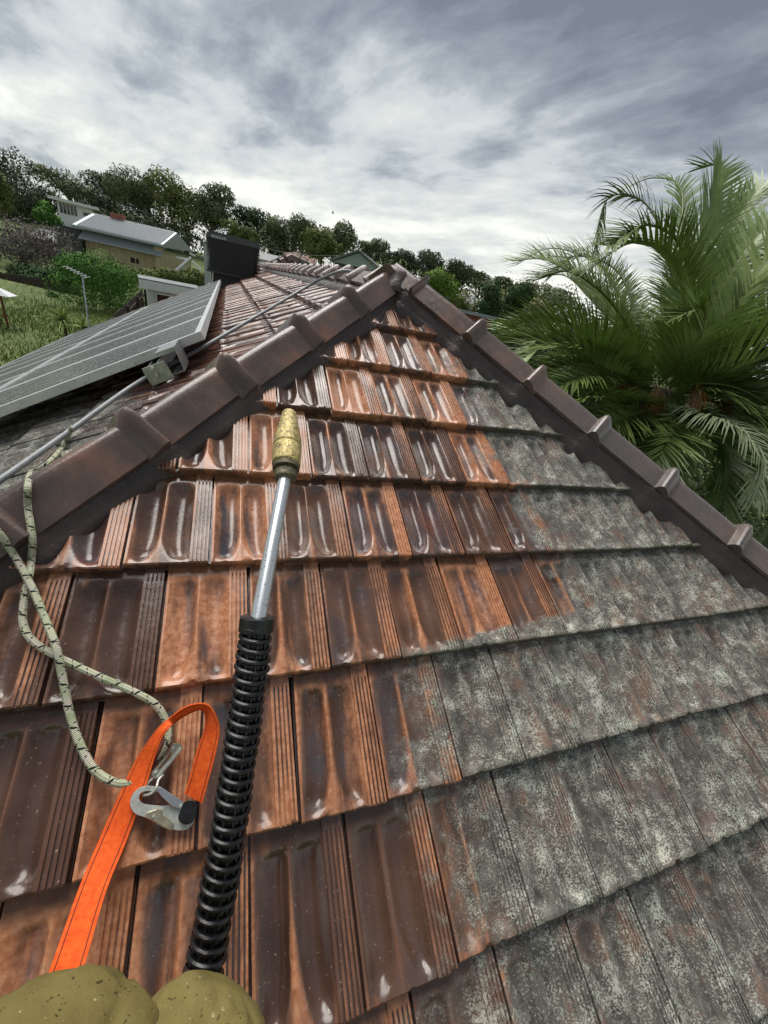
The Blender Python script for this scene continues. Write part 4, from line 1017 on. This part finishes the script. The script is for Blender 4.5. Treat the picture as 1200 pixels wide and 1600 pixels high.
# lawn grass (left garden)
rs = random.Random(5); mb = MB()
c0 = atz(40, 545, -4.3)
for _ in range(26000):
    x = c0.x + rs.gauss(0, 6); y = c0.y + rs.gauss(3, 7)
    if math.hypot(x, y) < 7: continue
    z = terrain(x, y); h = rs.uniform(.10, .30) * (1 + .8 * noise.noise(Vector((x * .3, y * .3, 0)))); a = rs.uniform(0, 3.14); dx, dy = math.cos(a) * .02, math.sin(a) * .02; lx, ly = rs.gauss(0, .08), rs.gauss(0, .08)
    o = len(mb.v); mb.v += [(x - dx, y - dy, z - .02), (x + dx, y + dy, z - .02), (x + lx, y + ly, z + h)]; mb.f.append((o, o + 1, o + 2))
tag(mb.build('lawn_grass', L_grass), 'long bright green lawn grass in the left garden', None, kind='stuff')

# spiky plant in the garden
def strap_plant(px, py, k, nl, ln, label):
    c = at(px, py, k); gz = terrain(c.x, c.y); o = empty('cordyline', (c.x, c.y, gz)); tag(o, label, 'plant'); top = max(.3, c.z - gz)
    MB().tube([(0, 0, -.1), (.03, 0, top * .6), (0, 0, top)], [.07, .06, .05], 8).build('stem', M_trunk, parent=o, smooth=True)
    rs = random.Random(px)
    for i in range(nl):
        a = rs.uniform(0, 6.28); e = rs.uniform(-.1, 1.35); d = Vector((math.cos(a) * math.cos(e), math.sin(a) * math.cos(e), math.sin(e))); s = d.cross(Vector((0, 0, 1))).normalized()
        mb = MB(); L_ = ln * rs.uniform(.7, 1.1); n = 5
        for j in range(n + 1):
            t = j / n; p = d * (L_ * t) + Vector((0, 0, top - .35 * L_ * t * t)); w_ = .028 * (1 - t) ** .6 + .002; mb.v += [tuple(p - s * w_), tuple(p + Vector((0, 0, -.01))), tuple(p + s * w_)]
        for j in range(n):
            q = j * 3; mb.f += [(q, q + 1, q + 4, q + 3), (q + 1, q + 2, q + 5, q + 4)]
        mb.build('leaf', M_cord, parent=o, smooth=True)
strap_plant(98, 500, 15, 70, 1.0, 'spiky pale green strap-leaved plant standing in the long lawn grass')
strap_plant(130, 512, 14, 40, .8, 'lower drooping strap-leaved plant by the foot of the antenna mast')

# ------------------------------------------------------------------ palm
def frond_mesh(seed, n=54, droopy=0.0, dens=1.0):
    rs = random.Random(seed); mb = MB(); rows = []
    for i in range(n):
        t = .10 + .90 * (i + .5) / n
        ll = (.74 * math.sin(math.pi * min(1, t * .80 + .14)) ** .6 + .06)
        for sd in (-1, 1):
            rows.append((t, sd, ll * rs.uniform(.88, 1.08), rs.gauss(0, .07), rs.uniform(-.3, .3)))
    return rows
def palm_frond(parent, base, ctrl, m, seed, scale=1.0, twist=0.0, n=80, droop=.2, dark=1):
    pts = spline([Vector(p) for p in ctrl], 8); m_ = len(pts); L = [0]
    for i in range(1, m_): L.append(L[-1] + (pts[i] - pts[i - 1]).length)
    tot = L[-1]
    def ev(t):
        d = t * tot
        for i in range(1, m_):
            if L[i] >= d or i == m_ - 1: f = (d - L[i - 1]) / max(1e-6, L[i] - L[i - 1]); return pts[i - 1].lerp(pts[i], f), (pts[i] - pts[i - 1]).normalized()
    rach = MB().tube([p for p in pts], [.022 * (1 - .88 * i / m_) + .002 for i in range(m_)], 6)
    fr_ = rach.build('frond', M_rachis, parent=parent, smooth=True)
    chord = (pts[-1] - pts[0]); 
    mb = MB(); rs = random.Random(seed)
    up0 = None
    for (t, sd, ll, jz, jr) in frond_mesh(seed, n):
        p, tg = ev(min(.995, t)); ref = Vector((0, 0, 1)) if abs(tg.z) < .9 else Vector((pts[-1] - pts[0]).cross(Vector((.3, .4, 1))))
        s = tg.cross(ref).normalized(); u = s.cross(tg).normalized()
        if u.dot(Vector((0, 0, 1))) < 0 and abs(tg.z) < .9: u = -u
        rt = Matrix.Rotation(twist, 3, tg); s = rt @ s; u = rt @ u
        ll *= scale; ang = R(57) * (1 - .5 * t) + jz
        d = (tg * math.cos(ang) + s * sd * math.sin(ang) * .93 + u * (.30 + jr * .35)).normalized()
        w_ = .0180; nseg = 3; prev = None; side = d.cross(u).normalized(); o = len(mb.v); q = p.copy(); dd = d.copy()
        for j in range(nseg + 1):
            f = j / nseg; ww = w_ * (1 - .9 * f ** 1.6)
            mb.v += [tuple(q - side * ww), tuple(q + side * ww)]
            dd = (dd + Vector((0, 0, -droop * (.25 + f)))).normalized(); q = q + dd * (ll / nseg)
        for j in range(nseg): a = o + j * 2; mb.f.append((a, a + 1, a + 3, a + 2))
    lf = link('leaflets', mb.mesh('leaflets', m), fr_); lf['kind'] = 'stuff'
    return fr_
PK = 6.2
pc = at(1035, 612, PK); pgz = terrain(pc.x, pc.y)
palm = empty('palm_tree', (pc.x, pc.y, pgz)); tag(palm, 'large feather palm with arching fronds and orange fruit stalks at the right of the roof', 'palm')
ploc = palm.location.copy()
def pl(x, y, k): return at(x, y, k) - ploc
# hand-placed fronds: (control points in the space in front of / behind the crown)
F_ = [
 [(1040, 600, 6.2), (1062, 480, 6.0), (1110, 330, 6.0), (1125, 262, 6.2), (1095, 262, 6.4)],
 [(1035, 590, 6.2), (1075, 470, 5.6), (1062, 385, 5.3), (1010, 352, 5.1), (950, 385, 5.0)],
 [(1030, 590, 6.4), (1050, 430, 7.0), (1010, 320, 7.5), (950, 310, 7.8), (930, 385, 8.0)],
 [(1030, 590, 6.4), (1055, 420, 7.2), (1065, 300, 7.8), (1020, 278, 8.2), (968, 300, 8.4)],
 [(1020, 595, 6.2), (985, 520, 6.0), (945, 462, 5.9), (890, 425, 5.8), (845, 432, 5.8)],
 [(1015, 600, 6.2), (985, 540, 6.6), (925, 470, 7.2), (880, 430, 7.8), (830, 440, 8.0)],
 [(1012, 605, 6.2), (950, 545, 5.9), (895, 510, 5.8), (830, 500, 5.9), (775, 525, 6.0)],
 [(1010, 610, 6.2), (950, 560, 5.4), (900, 545, 5.1), (845, 545, 5.0), (800, 575, 5.0)],
 [(1010, 620, 6.1), (960, 590, 5.4), (925, 585, 5.0), (880, 600, 4.8), (850, 625, 4.8)],
 [(1012, 630, 6.0), (985, 628, 5.3), (945, 620, 4.9), (905, 625, 4.7), (885, 650, 4.7)],
 [(1045, 600, 6.2), (1110, 490, 6.0), (1160, 400, 6.0), (1210, 350, 6.2), (1280, 330, 6.4)],
 [(1045, 600, 6.2), (1120, 510, 5.6), (1180, 430, 5.4), (1250, 360, 5.3), (1330, 340, 5.3)],
 [(1045, 600, 6.2), (1095, 470, 6.6), (1150, 350, 7.0), (1195, 290, 7.2), (1250, 300, 7.4)],
 [(1045, 605, 6.2), (1130, 550, 5.6), (1200, 490, 5.3), (1290, 450, 5.1), (1380, 470, 5.1)],
 [(1050, 610, 6.1), (1130, 585, 5.3), (1220, 550, 4.9), (1300, 550, 4.8), (1380, 600, 4.8)],
 [(1035, 600, 6.3), (1040, 500, 6.6), (1090, 400, 7.0), (1150, 320, 7.3), (1200, 300, 7.5)],
 [(1048, 615, 6.1), (1085, 600, 5.6), (1150, 605, 5.2), (1210, 640, 5.0), (1260, 700, 4.9)],
 [(1030, 600, 6.2), (1065, 560, 5.4), (1098, 520, 5.0), (1096, 482, 4.9), (1050, 500, 4.8)],
 [(1035, 625, 6.1), (1010, 640, 5.4), (960, 660, 5.0), (925, 690, 4.9), (900, 730, 4.9)],
 [(1040, 640, 6.0), (1060, 650, 5.5), (1040, 690, 5.1), (1010, 740, 5.0), (990, 790, 5.1)],
 [(1045, 640, 6.0), (1100, 660, 5.4), (1140, 710, 5.1), (1130, 780, 5.0), (1100, 850, 5.1)],
 [(1045, 640, 6.2), (1120, 680, 6.0), (1180, 740, 6.0), (1210, 800, 6.1), (1230, 880, 6.2)],
 [(1020, 620, 6.5), (960, 600, 7.2), (900, 600, 7.6), (850, 640, 8.0), (820, 690, 8.2)],
 [(1030, 600, 6.5), (990, 480, 7.3), (960, 420, 7.8), (900, 400, 8.4), (860, 430, 8.8)],
 [(1030, 600, 6.5), (1000, 500, 7.5), (930, 500, 8.2), (870, 500, 8.8), (810, 540, 9.2)],
]
for i, ctrl in enumerate(F_):
    palm_frond(palm, None, [pl(*c) for c in ctrl], L_frond, 100 + i, scale=1.0, droop=.09 if i not in (2, 3) else .45, twist=(random.Random(i).uniform(-.5, .5)))
palm_frond(palm, None, [pl(*c) for c in [(1055, 632, 5.9), (1105, 650, 5.1), (1155, 672, 4.7), (1188, 715, 4.5), (1180, 775, 4.45)]], L_pale, 201, scale=.85, droop=.55, n=80)['label'] = 'drooping frond with pale silvery leaflets'
rj = random.Random(8)
for i, ctrl in enumerate(F_):
    if i in (2, 3, 17, 20): continue
    for rep_ in range(0 if i in (0, 12, 15) else 1):
        dx, dy, dk = rj.uniform(-55, 55), rj.uniform(-45, 40), rj.uniform(.1, .9); n_c = len(ctrl)
        palm_frond(palm, None, [pl(x + dx * j / (n_c - 1), y + dy * j / (n_c - 1), k + dk * j / (n_c - 1)) for j, (x, y, k) in enumerate(ctrl)], L_frond, 500 + i * 3 + rep_, droop=.16, twist=rj.uniform(-.6, .6))
rs = random.Random(77)
for i in range(44):                                       # further fronds filling the crown all round
    a = rs.uniform(0, 6.28); e = rs.choice([rs.uniform(.3, 1.2), rs.uniform(-.3, .5)]); Lf = rs.uniform(2.4, 3.3)
    hd = Vector((math.cos(a), math.sin(a), 0)); b0 = pc - ploc
    if (b0 + ploc + hd * 2.6 - A).length < 2.0 or hd.dot((CW - pc).normalized()) > .55: continue
    p0 = b0 + hd * .12; ctrl = [p0]
    for j in range(1, 5):
        t = j / 4; ee = e - 1.35 * t * t; ctrl.append(ctrl[-1] + (hd * math.cos(ee) + Vector((0, 0, math.sin(ee)))) * (Lf / 4))
    palm_frond(palm, None, ctrl, L_frond, 300 + i, droop=.2, n=80)
tp = pc - ploc
MB().tube([(0, 0, -.3), (.1, .05, (tp.z) * .5), (tp.x, tp.y, tp.z - .25), (tp.x, tp.y, tp.z + .05)], [.42, .34, .32, .16], 14).build('trunk', M_trunk, parent=palm, smooth=True)
for i, (x, y, k, w_) in enumerate([(1020, 622, 5.2, .13), (1098, 622, 5.25, .11), (972, 606, 5.4, .08), (1150, 640, 5.4, .08)]):
    mb = MB(); m2 = MB(); b0 = at(1040, 600, 6.1) - ploc; c = pl(x, y, k)
    for j in range(90):
        q = c + Vector((rs.gauss(0, w_), rs.gauss(0, w_ * .7), rs.gauss(-.1, w_))); (mb if j % 2 else m2).tube([b0.lerp(c, .7), b0.lerp(c, .8).lerp(q, .5) + Vector((0, 0, .05)), q + Vector((0, 0, -.12))], [.005, .004, .002], 4, caps=False)
    mb.build('fruit_stalks', M_orange, parent=palm)['kind'] = 'stuff'; m2.build('dry_fibre', M_straw, parent=palm)['kind'] = 'stuff'

# ------------------------------------------------------------------ buildings
UPZ = Vector((0, 0, 1))
def flat_line(a, b):
    P, Q = at(*a), at(*b); z = (P.z + Q.z) / 2; P.z = z; Q.z = z; return P, Q
def part(root, name, m, mb, label=None):
    o = world_parent(mb.build(name, m), root)
    if label: o['label'] = label
    return o
# long house: cream brick wall, two pale metal eaves
P, Q = flat_line((122, 353, 41), (252, 381, 42)); ex = (Q - P); ez = UPZ; by = Vector((-ex.y, ex.x, 0)).normalized(); by = by if by.dot(CF) > 0 else -by; exn = ex.normalized()
gz = terrain(P.x, P.y); lh = empty('brick_house', (P.x, P.y, gz)); tag(lh, 'long low cream brick house with pale blue-grey metal roof on the slope at left', 'house')
part(lh, 'wall', M_ybrick, MB().box(P + by * .8 - ez * 6, ex * .99, by * 7, ez * 5.2))
part(lh, 'charcoal_wall', M_dark, MB().box(P - exn * 2.6 + by * .3 - ez * 6, exn * 2.55, by * 6, ez * 5.7))
part(lh, 'lower_eave', M_fascia, MB().add([P - ez * .1 + by * .9, Q - ez * .1 + by * .9, Q - ez * 1.05 - by * .2, P - ez * 1.05 - by * .2, P - ez * .2 + by * .9, Q - ez * .2 + by * .9, Q - ez * 1.17 - by * .2, P - ez * 1.17 - by * .2], [(0, 1, 2, 3), (7, 6, 5, 4), (3, 2, 6, 7), (0, 3, 7, 4), (1, 5, 6, 2)]))
part(lh, 'roof', M_metalroof, MB().add([P - by * .3 - exn * .4, Q - by * .3 + exn * .3, Q + by * 3.5 + ez * 1.5 + exn * .3, P + by * 3.5 + ez * 1.5 - exn * .4, P + by * 8 - exn * .4, Q + by * 8 + exn * .3, P - by * .3 - ez * .25 - exn * .4, Q - by * .3 - ez * .25 + exn * .3], [(0, 1, 2, 3), (3, 2, 5, 4), (6, 7, 1, 0), (1, 7, 5, 2), (6, 0, 3, 4)]))
nr = 40
for i in range(nr):
    f = (i + .5) / nr; a = P.lerp(Q, f); mb = MB().box(a - by * .32 + ez * .01, exn * .06, by * 3.8 + ez * 1.5, ez * .07); part(lh, 'roof_rib', M_fascia, mb)
part(lh, 'gutter', M_fascia, MB().box(P - by * .45 - ez * .22 - exn * .4, ex + exn * .7, by * .14, ez * .16))
part(lh, 'chimney', M_rbrick, MB().box(P.lerp(Q, .20) + by * 3.2 + ez * 1.2, exn * 1.3, by * .7, ez * .8))
part(lh, 'brick_pier', M_ybrick, MB().box(Q - exn * .9 + by * .2 - ez * 6, exn * .8, by * .55, ez * 5.7))
part(lh, 'window', M_glass, MB().box(P.lerp(Q, .55) + by * .76 - ez * 2.4, exn * .45, by * .06, ez * .5)); part(lh, 'window', M_glass, MB().box(P.lerp(Q, .62) + by * .76 - ez * 2.4, exn * .25, by * .06, ez * .5))
for i in range(5): part(lh, 'pipe', M_metalroof, MB().box(P - exn * (1.6 - i * .12) + by * .2 - ez * 5, exn * .05, by * .05, ez * (3.5)))
# white upper storey
P, Q = flat_line((88, 312, 56), (143, 322, 58)); ex = Q - P; exn = ex.normalized(); by = Vector((-exn.y, exn.x, 0)); by = by if by.dot(CF) > 0 else -by
gz = terrain(P.x, P.y); wh = empty('white_house', (P.x, P.y, gz)); tag(wh, 'white flat-roofed upper storey with a band of windows behind the long metal roof', 'house')
part(wh, 'wall', M_white, MB().box(P - ez * 8, ex, by * 6, ez * 7.8)); part(wh, 'roof', M_shingle, MB().box(P - by * .8 - exn * .9 - ez * .18, ex + exn * 1.8, by * 8, ez * .3)); part(wh, 'fascia', M_white, MB().box(P - by * .9 - exn * .9 - ez * .22, ex + exn * 1.8, by * .095, ez * .36))
for i in range(5):
    w_ = part(wh, 'window', M_glass, MB().box(P + exn * (.25 + i * .42) - by * .05 - ez * 1.6, exn * .30, by * .1, ez * 1.2)); world_parent(MB().box(P + exn * (.20 + i * .42) - by * .09 - ez * 1.7, exn * .04, by * .09, ez * 1.4).build('frame', M_white), w_, True)
part(wh, 'window', M_glass, MB().box(P + exn * 3.0 - by * .05 - ez * 1.3, exn * 1.6, by * .1, ez * .45)); part(wh, 'balcony_slab', M_white, MB().box(P + exn * 1.6 - by * 1.2 - ez * 3.0, exn * 4.2, by * 1.25, ez * .35))
# grey roof between shrubs and the charcoal wall
P, Q = flat_line((40, 352, 44), (95, 364, 45)); ex = Q - P; exn = ex.normalized(); by = Vector((-exn.y, exn.x, 0)); by = by if by.dot(CF) > 0 else -by
sh = empty('garden_shed', (P.x, P.y, terrain(P.x, P.y))); tag(sh, 'low shed with grey roof behind the twiggy shrub left of the charcoal wall', 'shed')
part(sh, 'roof', M_shingle, MB().add([P - ez * 1.1 - by * .5, Q - ez * 1.1 - by * .5, Q + by * 3, P + by * 3], [(0, 1, 2, 3)])); part(sh, 'wall', M_timber, MB().box(P + by * 0 - ez * 5, ex, by * 2.8, ez * 4))
# white carport
P, Q = flat_line((216, 434, 19), (316, 456, 20.5)); ex = Q - P; exn = ex.normalized(); by = Vector((-exn.y, exn.x, 0)); by = by if by.dot(CF) > 0 else -by
cp = empty('carport', (P.x, P.y, terrain(P.x, P.y))); tag(cp, 'small white building with flat roof and dark window beside the solar panels', 'outbuilding')
part(cp, 'roof', M_shingle, MB().box(P - by * .02 + ez * .005, ex, by * 2.6, ez * .06)); part(cp, 'fascia', M_white, MB().box(P - by * .08 - ez * .38, ex, by * .1, ez * .38)); part(cp, 'wall', M_white, MB().box(P + exn * .35 + by * .25 - ez * 3.6, ex - exn * .6, by * 2, ez * 3.2))
w_ = part(cp, 'window', M_glass, MB().box(P + exn * .75 + by * .2 - ez * 1.35, exn * 1.4, by * .06, ez * .8)); 
for (dx, dz, sx, sz) in ((.68, -1.42, 1.54, .07), (.68, -.55, 1.54, .07), (.68, -1.35, .07, .8), (2.15, -1.35, .07, .8)): world_parent(MB().box(P + exn * dx + by * .15 + ez * dz, exn * sx, by * .05, ez * sz).build('frame', M_white), w_, True)
# fences
def fence(a, b, k1, k2, h, label, m, step=.14):
    P, Q = at(a[0], a[1], k1), at(b[0], b[1], k2); L_ = (Q - P).length; d = (Q - P).normalized(); hd = Vector((d.x, d.y, 0)).normalized(); nrm = Vector((-hd.y, hd.x, 0))
    o = empty('timber_fence', (P.x, P.y, P.z - h)); tag(o, label, 'fence'); n = int(L_ / step)
    r_ = random.Random(n)
    for i in range(n): world_parent(MB().box(P + d * (i * step) - ez * (h + r_.uniform(-.02, .02)), hd * (step * .9), nrm * .02, ez * (h + r_.uniform(-.03, .03))).build('paling', m), o)
    for z in (.25, h - .3): world_parent(MB().box(P + nrm * .025 - ez * (h - z), d * L_, nrm * .05, ez * .08).build('rail', m), o)
    for i in range(0, n, 17): world_parent(MB().box(P + d * (i * step) + nrm * .08 - ez * (h + .1), hd * .1, nrm * .1, ez * (h + .12)).build('post', m), o)
fence((-30, 420), (125, 446), 29, 29, 2.5, 'dark weathered paling fence at the far side of the left lawn', M_timber, .18)
fence((222, 452), (160, 508), 19.2, 12.0, 1.7, 'short dark paling fence between the white building and the panels', M_timber, .16)
# timber arbour with a little white roof
b_ = at(8, 500, 17); gz = terrain(b_.x, b_.y); ab = empty('bird_table', (b_.x, b_.y, gz)); tag(ab, 'red timber stand with a small pale roof at the left edge of the lawn', 'bird table')
tz = at(8, 458, 17).z
for dx in (-.28, .0): world_parent(MB().box((b_.x + dx, b_.y, gz - .1), (.07, 0, 0), (0, .07, 0), (0, 0, tz - gz + .1)).build('post', M_redwood), ab)
world_parent(MB().box((b_.x - .30, b_.y - .01, gz + .45), (.4, 0, 0), (0, .05, 0), (0, 0, .05)).build('rail', M_redwood), ab)
world_parent(MB().add([(b_.x - .75, b_.y - .4, tz), (b_.x + .5, b_.y - .4, tz), (b_.x + .5, b_.y + .4, tz), (b_.x - .75, b_.y + .4, tz), (b_.x - .12, b_.y, tz + .33)], [(0, 1, 4), (1, 2, 4), (2, 3, 4), (3, 0, 4), (3, 2, 1, 0)]).build('roof', M_white), ab)
# antenna mast
tpm = at(128, 426, 13.5); bm_ = at(137, 514, 13.5); gz = terrain(bm_.x, bm_.y); an = empty('antenna_mast', (bm_.x, bm_.y, gz)); tag(an, 'thin grey mast carrying a small fish-bone aerial above the lawn', 'antenna')
world_parent(MB().tube([Vector((bm_.x, bm_.y, gz - .2)), tpm], .028, 8).build('mast', M_galv, smooth=True), an)
world_parent(MB().tube([tpm + Vector((-.42, -.1, .10)), tpm + Vector((.12, .05, -.12))], .02, 6).build('boom', M_alu, smooth=True), an)
for i in range(7):
    q = (tpm + Vector((-.42, -.1, .10))).lerp(tpm + Vector((.12, .05, -.12)), i / 6); world_parent(MB().tube([q + Vector((-.05, -.16, -.02)), q + Vector((.05, .16, .02))], .006, 5).build('element', M_alu), an)
# grey panel tower left of the cooler
P, Q = flat_line((318, 380, 24), (336, 384, 24)); ex = Q - P; exn = ex.normalized(); by = Vector((-exn.y, exn.x, 0)); tw = empty('grey_tower', (P.x, P.y, terrain(P.x, P.y)))
tag(tw, 'narrow pale grey rendered block with flat cap left of the roof cooler', 'building'); part(tw, 'wall', M_wall, MB().box(P - ez * 6, ex, by * .8, ez * 6)); part(tw, 'roof', M_shingle, MB().box(P - exn * .12 - by * .1, ex + exn * .24, by, ez * .09))
# junk pile
j_ = at(285, 408, 34); jp = empty('timber_pile', (j_.x, j_.y, terrain(j_.x, j_.y))); tag(jp, 'untidy white boards leaning together right of the cream brick house', 'boards')
for (x0, y0, x1, y1) in ((274, 423, 298, 402), (300, 408, 314, 422), (276, 402, 292, 405), (297, 396, 305, 400)):
    world_parent(MB().tube([at(x0, y0, 33), at(x1, y1, 33.5)], .10, 4).build('board', M_white), jp)
part(jp, 'sheet', M_wall, MB().box(at(280, 414, 34.5), exn * 1.4, ez * -1.2, by * .1))
# grey-green gable house
Pl, Pr, Pa = at(520, 408, 26), at(596, 426, 26), at(563, 396, 26); Pr.z = Pl.z = (Pl.z + Pr.z) / 2; dn = (Pr - Pl).normalized(); by = Vector((-dn.y, dn.x, 0)); by = by if by.dot(CF) > 0 else -by
Pa = (Pl + Pr) / 2 + ez * max(.45, Pa.z - Pl.z); gb_ = empty('gabled_house', (Pl.x, Pl.y, terrain(Pl.x, Pl.y))); tag(gb_, 'house with grey-green gable end over red brick rising behind the ridge', 'house')
part(gb_, 'gable', M_greygreen, MB().add([Pl, Pr, Pa, Pl + by * .1, Pr + by * .1, Pa + by * .1], [(0, 1, 2), (5, 4, 3), (0, 2, 5, 3), (1, 4, 5, 2), (0, 3, 4, 1)]))
part(gb_, 'wall', M_rbrick, MB().box(Pl + dn * .2 + by * .3 - ez * 6, dn * ((Pr - Pl).length - .4), by * 8, ez * 5.95)); part(gb_, 'dark_wall', M_dark, MB().box(Pl + dn * .1 + by * .15 - ez * 3, dn * 1.3, by * .1, ez * 2.95))
for a, b in ((Pl, Pa), (Pr, Pa)): 
    d = (b - a); part(gb_, 'roof_slope', M_shingle, MB().add([a - d * .08 + ez * .05 - by * .25, b + ez * .05 - by * .25, b + ez * .05 + by * 8, a - d * .08 + ez * .05 + by * 8, a - d * .08 + ez * .16 - by * .25, b + ez * .16 - by * .25, b + ez * .16 + by * 8, a - d * .08 + ez * .16 + by * 8], [(0, 3, 2, 1), (4, 5, 6, 7), (0, 1, 5, 4), (2, 3, 7, 6), (0, 4, 7, 3)]))
# red brick gable with blue-grey gutter, right of the apex
P, Q = flat_line((716, 482, 17), (774, 495, 17)); ex = Q - P; exn = ex.normalized(); by = Vector((-exn.y, exn.x, 0)); by = by if by.dot(CF) > 0 else -by
rb = empty('red_brick_house', (P.x, P.y, terrain(P.x, P.y))); tag(rb, 'corner of a red brick house with a pale blue gutter beyond the right hip', 'house'); 
P2 = P - exn * 1.0
part(rb, 'wall', M_rbrick, MB().box(P2 + by * .2 - ez * 6, ex + exn * .9, by * .25, ez * 5.9)); part(rb, 'gutter', M_metalroof, MB().box(P2 - by * .1 - ez * .13, ex + exn * 1.05, by * .2, ez * .13)); part(rb, 'roof', M_shingle, MB().add([P2, Q + exn * .05, Q + by * 3 + ez * .02, P2 + by * 3 + ez * .02], [(0, 1, 2, 3)])); part(rb, 'side_wall', M_rbrick, MB().box(Q + by * .46 - exn * .25 - ez * 6, exn * .2, by * 2.4, ez * 5.9))
# grey roofs far behind
for i, (x0, y0, x1, y1, k, hh, lab) in enumerate([(398, 388, 424, 398, 30, .9, 'grey hipped roof of a neighbour right of the roof cooler'), (706, 452, 742, 462, 55, 2.0, 'distant grey roof among trees right of the bright green tree')]):
    P, Q = flat_line((x0, y0, k), (x1, y1, k)); ex = Q - P; exn = ex.normalized(); by = Vector((-exn.y, exn.x, 0)); by = by if by.dot(CF) > 0 else -by
    o = empty('neighbour_house', (P.x, P.y, terrain(P.x, P.y))); tag(o, lab, 'house'); part(o, 'roof', M_shingle, MB().add([P - exn * hh - ez * hh * .6 - by * .6, Q + exn * hh - ez * hh * .6 - by * .6, Q + by * 2, P + by * 2, P - exn * hh - ez * hh * .6 + by * 5, Q + exn * hh - ez * hh * .6 + by * 5], [(0, 1, 2, 3), (1, 5, 2), (0, 3, 4), (3, 2, 5, 4)])); part(o, 'wall', M_white, MB().box(P - ez * 5 - by * .1, ex, by * 4.5, ez * (5 - hh * .62)))
    part(o, 'window', M_glass, MB().box(P + exn * (.3 * ex.length) - by * .16 - ez * (hh * .62 + .8), exn * .5, by * .06, ez * .6))
# power poles and lines
poles = [(295, 372, 62, 26), (610, 392, 60, 14), (729, 422, 80, 22)]
for i, (x, y, k, h_) in enumerate(poles):
    t_ = at(x, y, k); gz = terrain(t_.x, t_.y); o = empty('power_pole', (t_.x, t_.y, gz)); tag(o, ['slim power pole among the gums left of the roof cooler', 'short power pole left of the grey-green gable peak', 'far power pole on the skyline right of the bright green tree'][i], 'power pole', None)
    world_parent(MB().tube([Vector((t_.x, t_.y, gz)), t_], [.14, .10], 8).build('pole', M_timber), o); world_parent(MB().box(t_ + Vector((-.8, -.05, -.5)), (1.6, 0, 0), (0, .1, 0), (0, 0, .1)).build('crossarm', M_timber), o)
def wire(pts, r, label):
    o = MB().tube(spline(pts, 6), r, 5).build('power_line', M_black); tag(o, label, 'power line')
wire([at(180, 318, 50), at(330, 362, 45), at(470, 398, 45), at(610, 395, 60)], .022, 'thin power line sagging from the left gums past the cooler to the gable')
wire([at(250, 352, 50), at(400, 382, 48), at(500, 400, 50), at(600, 410, 58)], .020, 'lower thin power line crossing just above the far ridge caps')
wire([at(600, 395, 60), at(700, 436, 60), at(760, 455, 66), at(860, 470, 80)], .024, 'thin power line over the trees right of the apex')
# bird
b0 = at(520, 333, 30); bd = empty('bird', b0); tag(bd, 'tiny dark bird flying over the gums', 'bird')
world_parent(MB().tube([b0 + Vector((-.10, 0, .0)), b0, b0 + Vector((.10, 0, .01))], [.01, .045, .012], 6).build('body', M_dark, smooth=True), bd)
for s_ in (-1, 1): world_parent(MB().add([b0 + Vector((-.03, 0, .02)), b0 + Vector((.05, 0, .02)), b0 + Vector((-.04, s_ * .12, .16)), b0 + Vector((.03, s_ * .06, .10))], [(0, 1, 3, 2)]).build('wing', M_dark), bd)
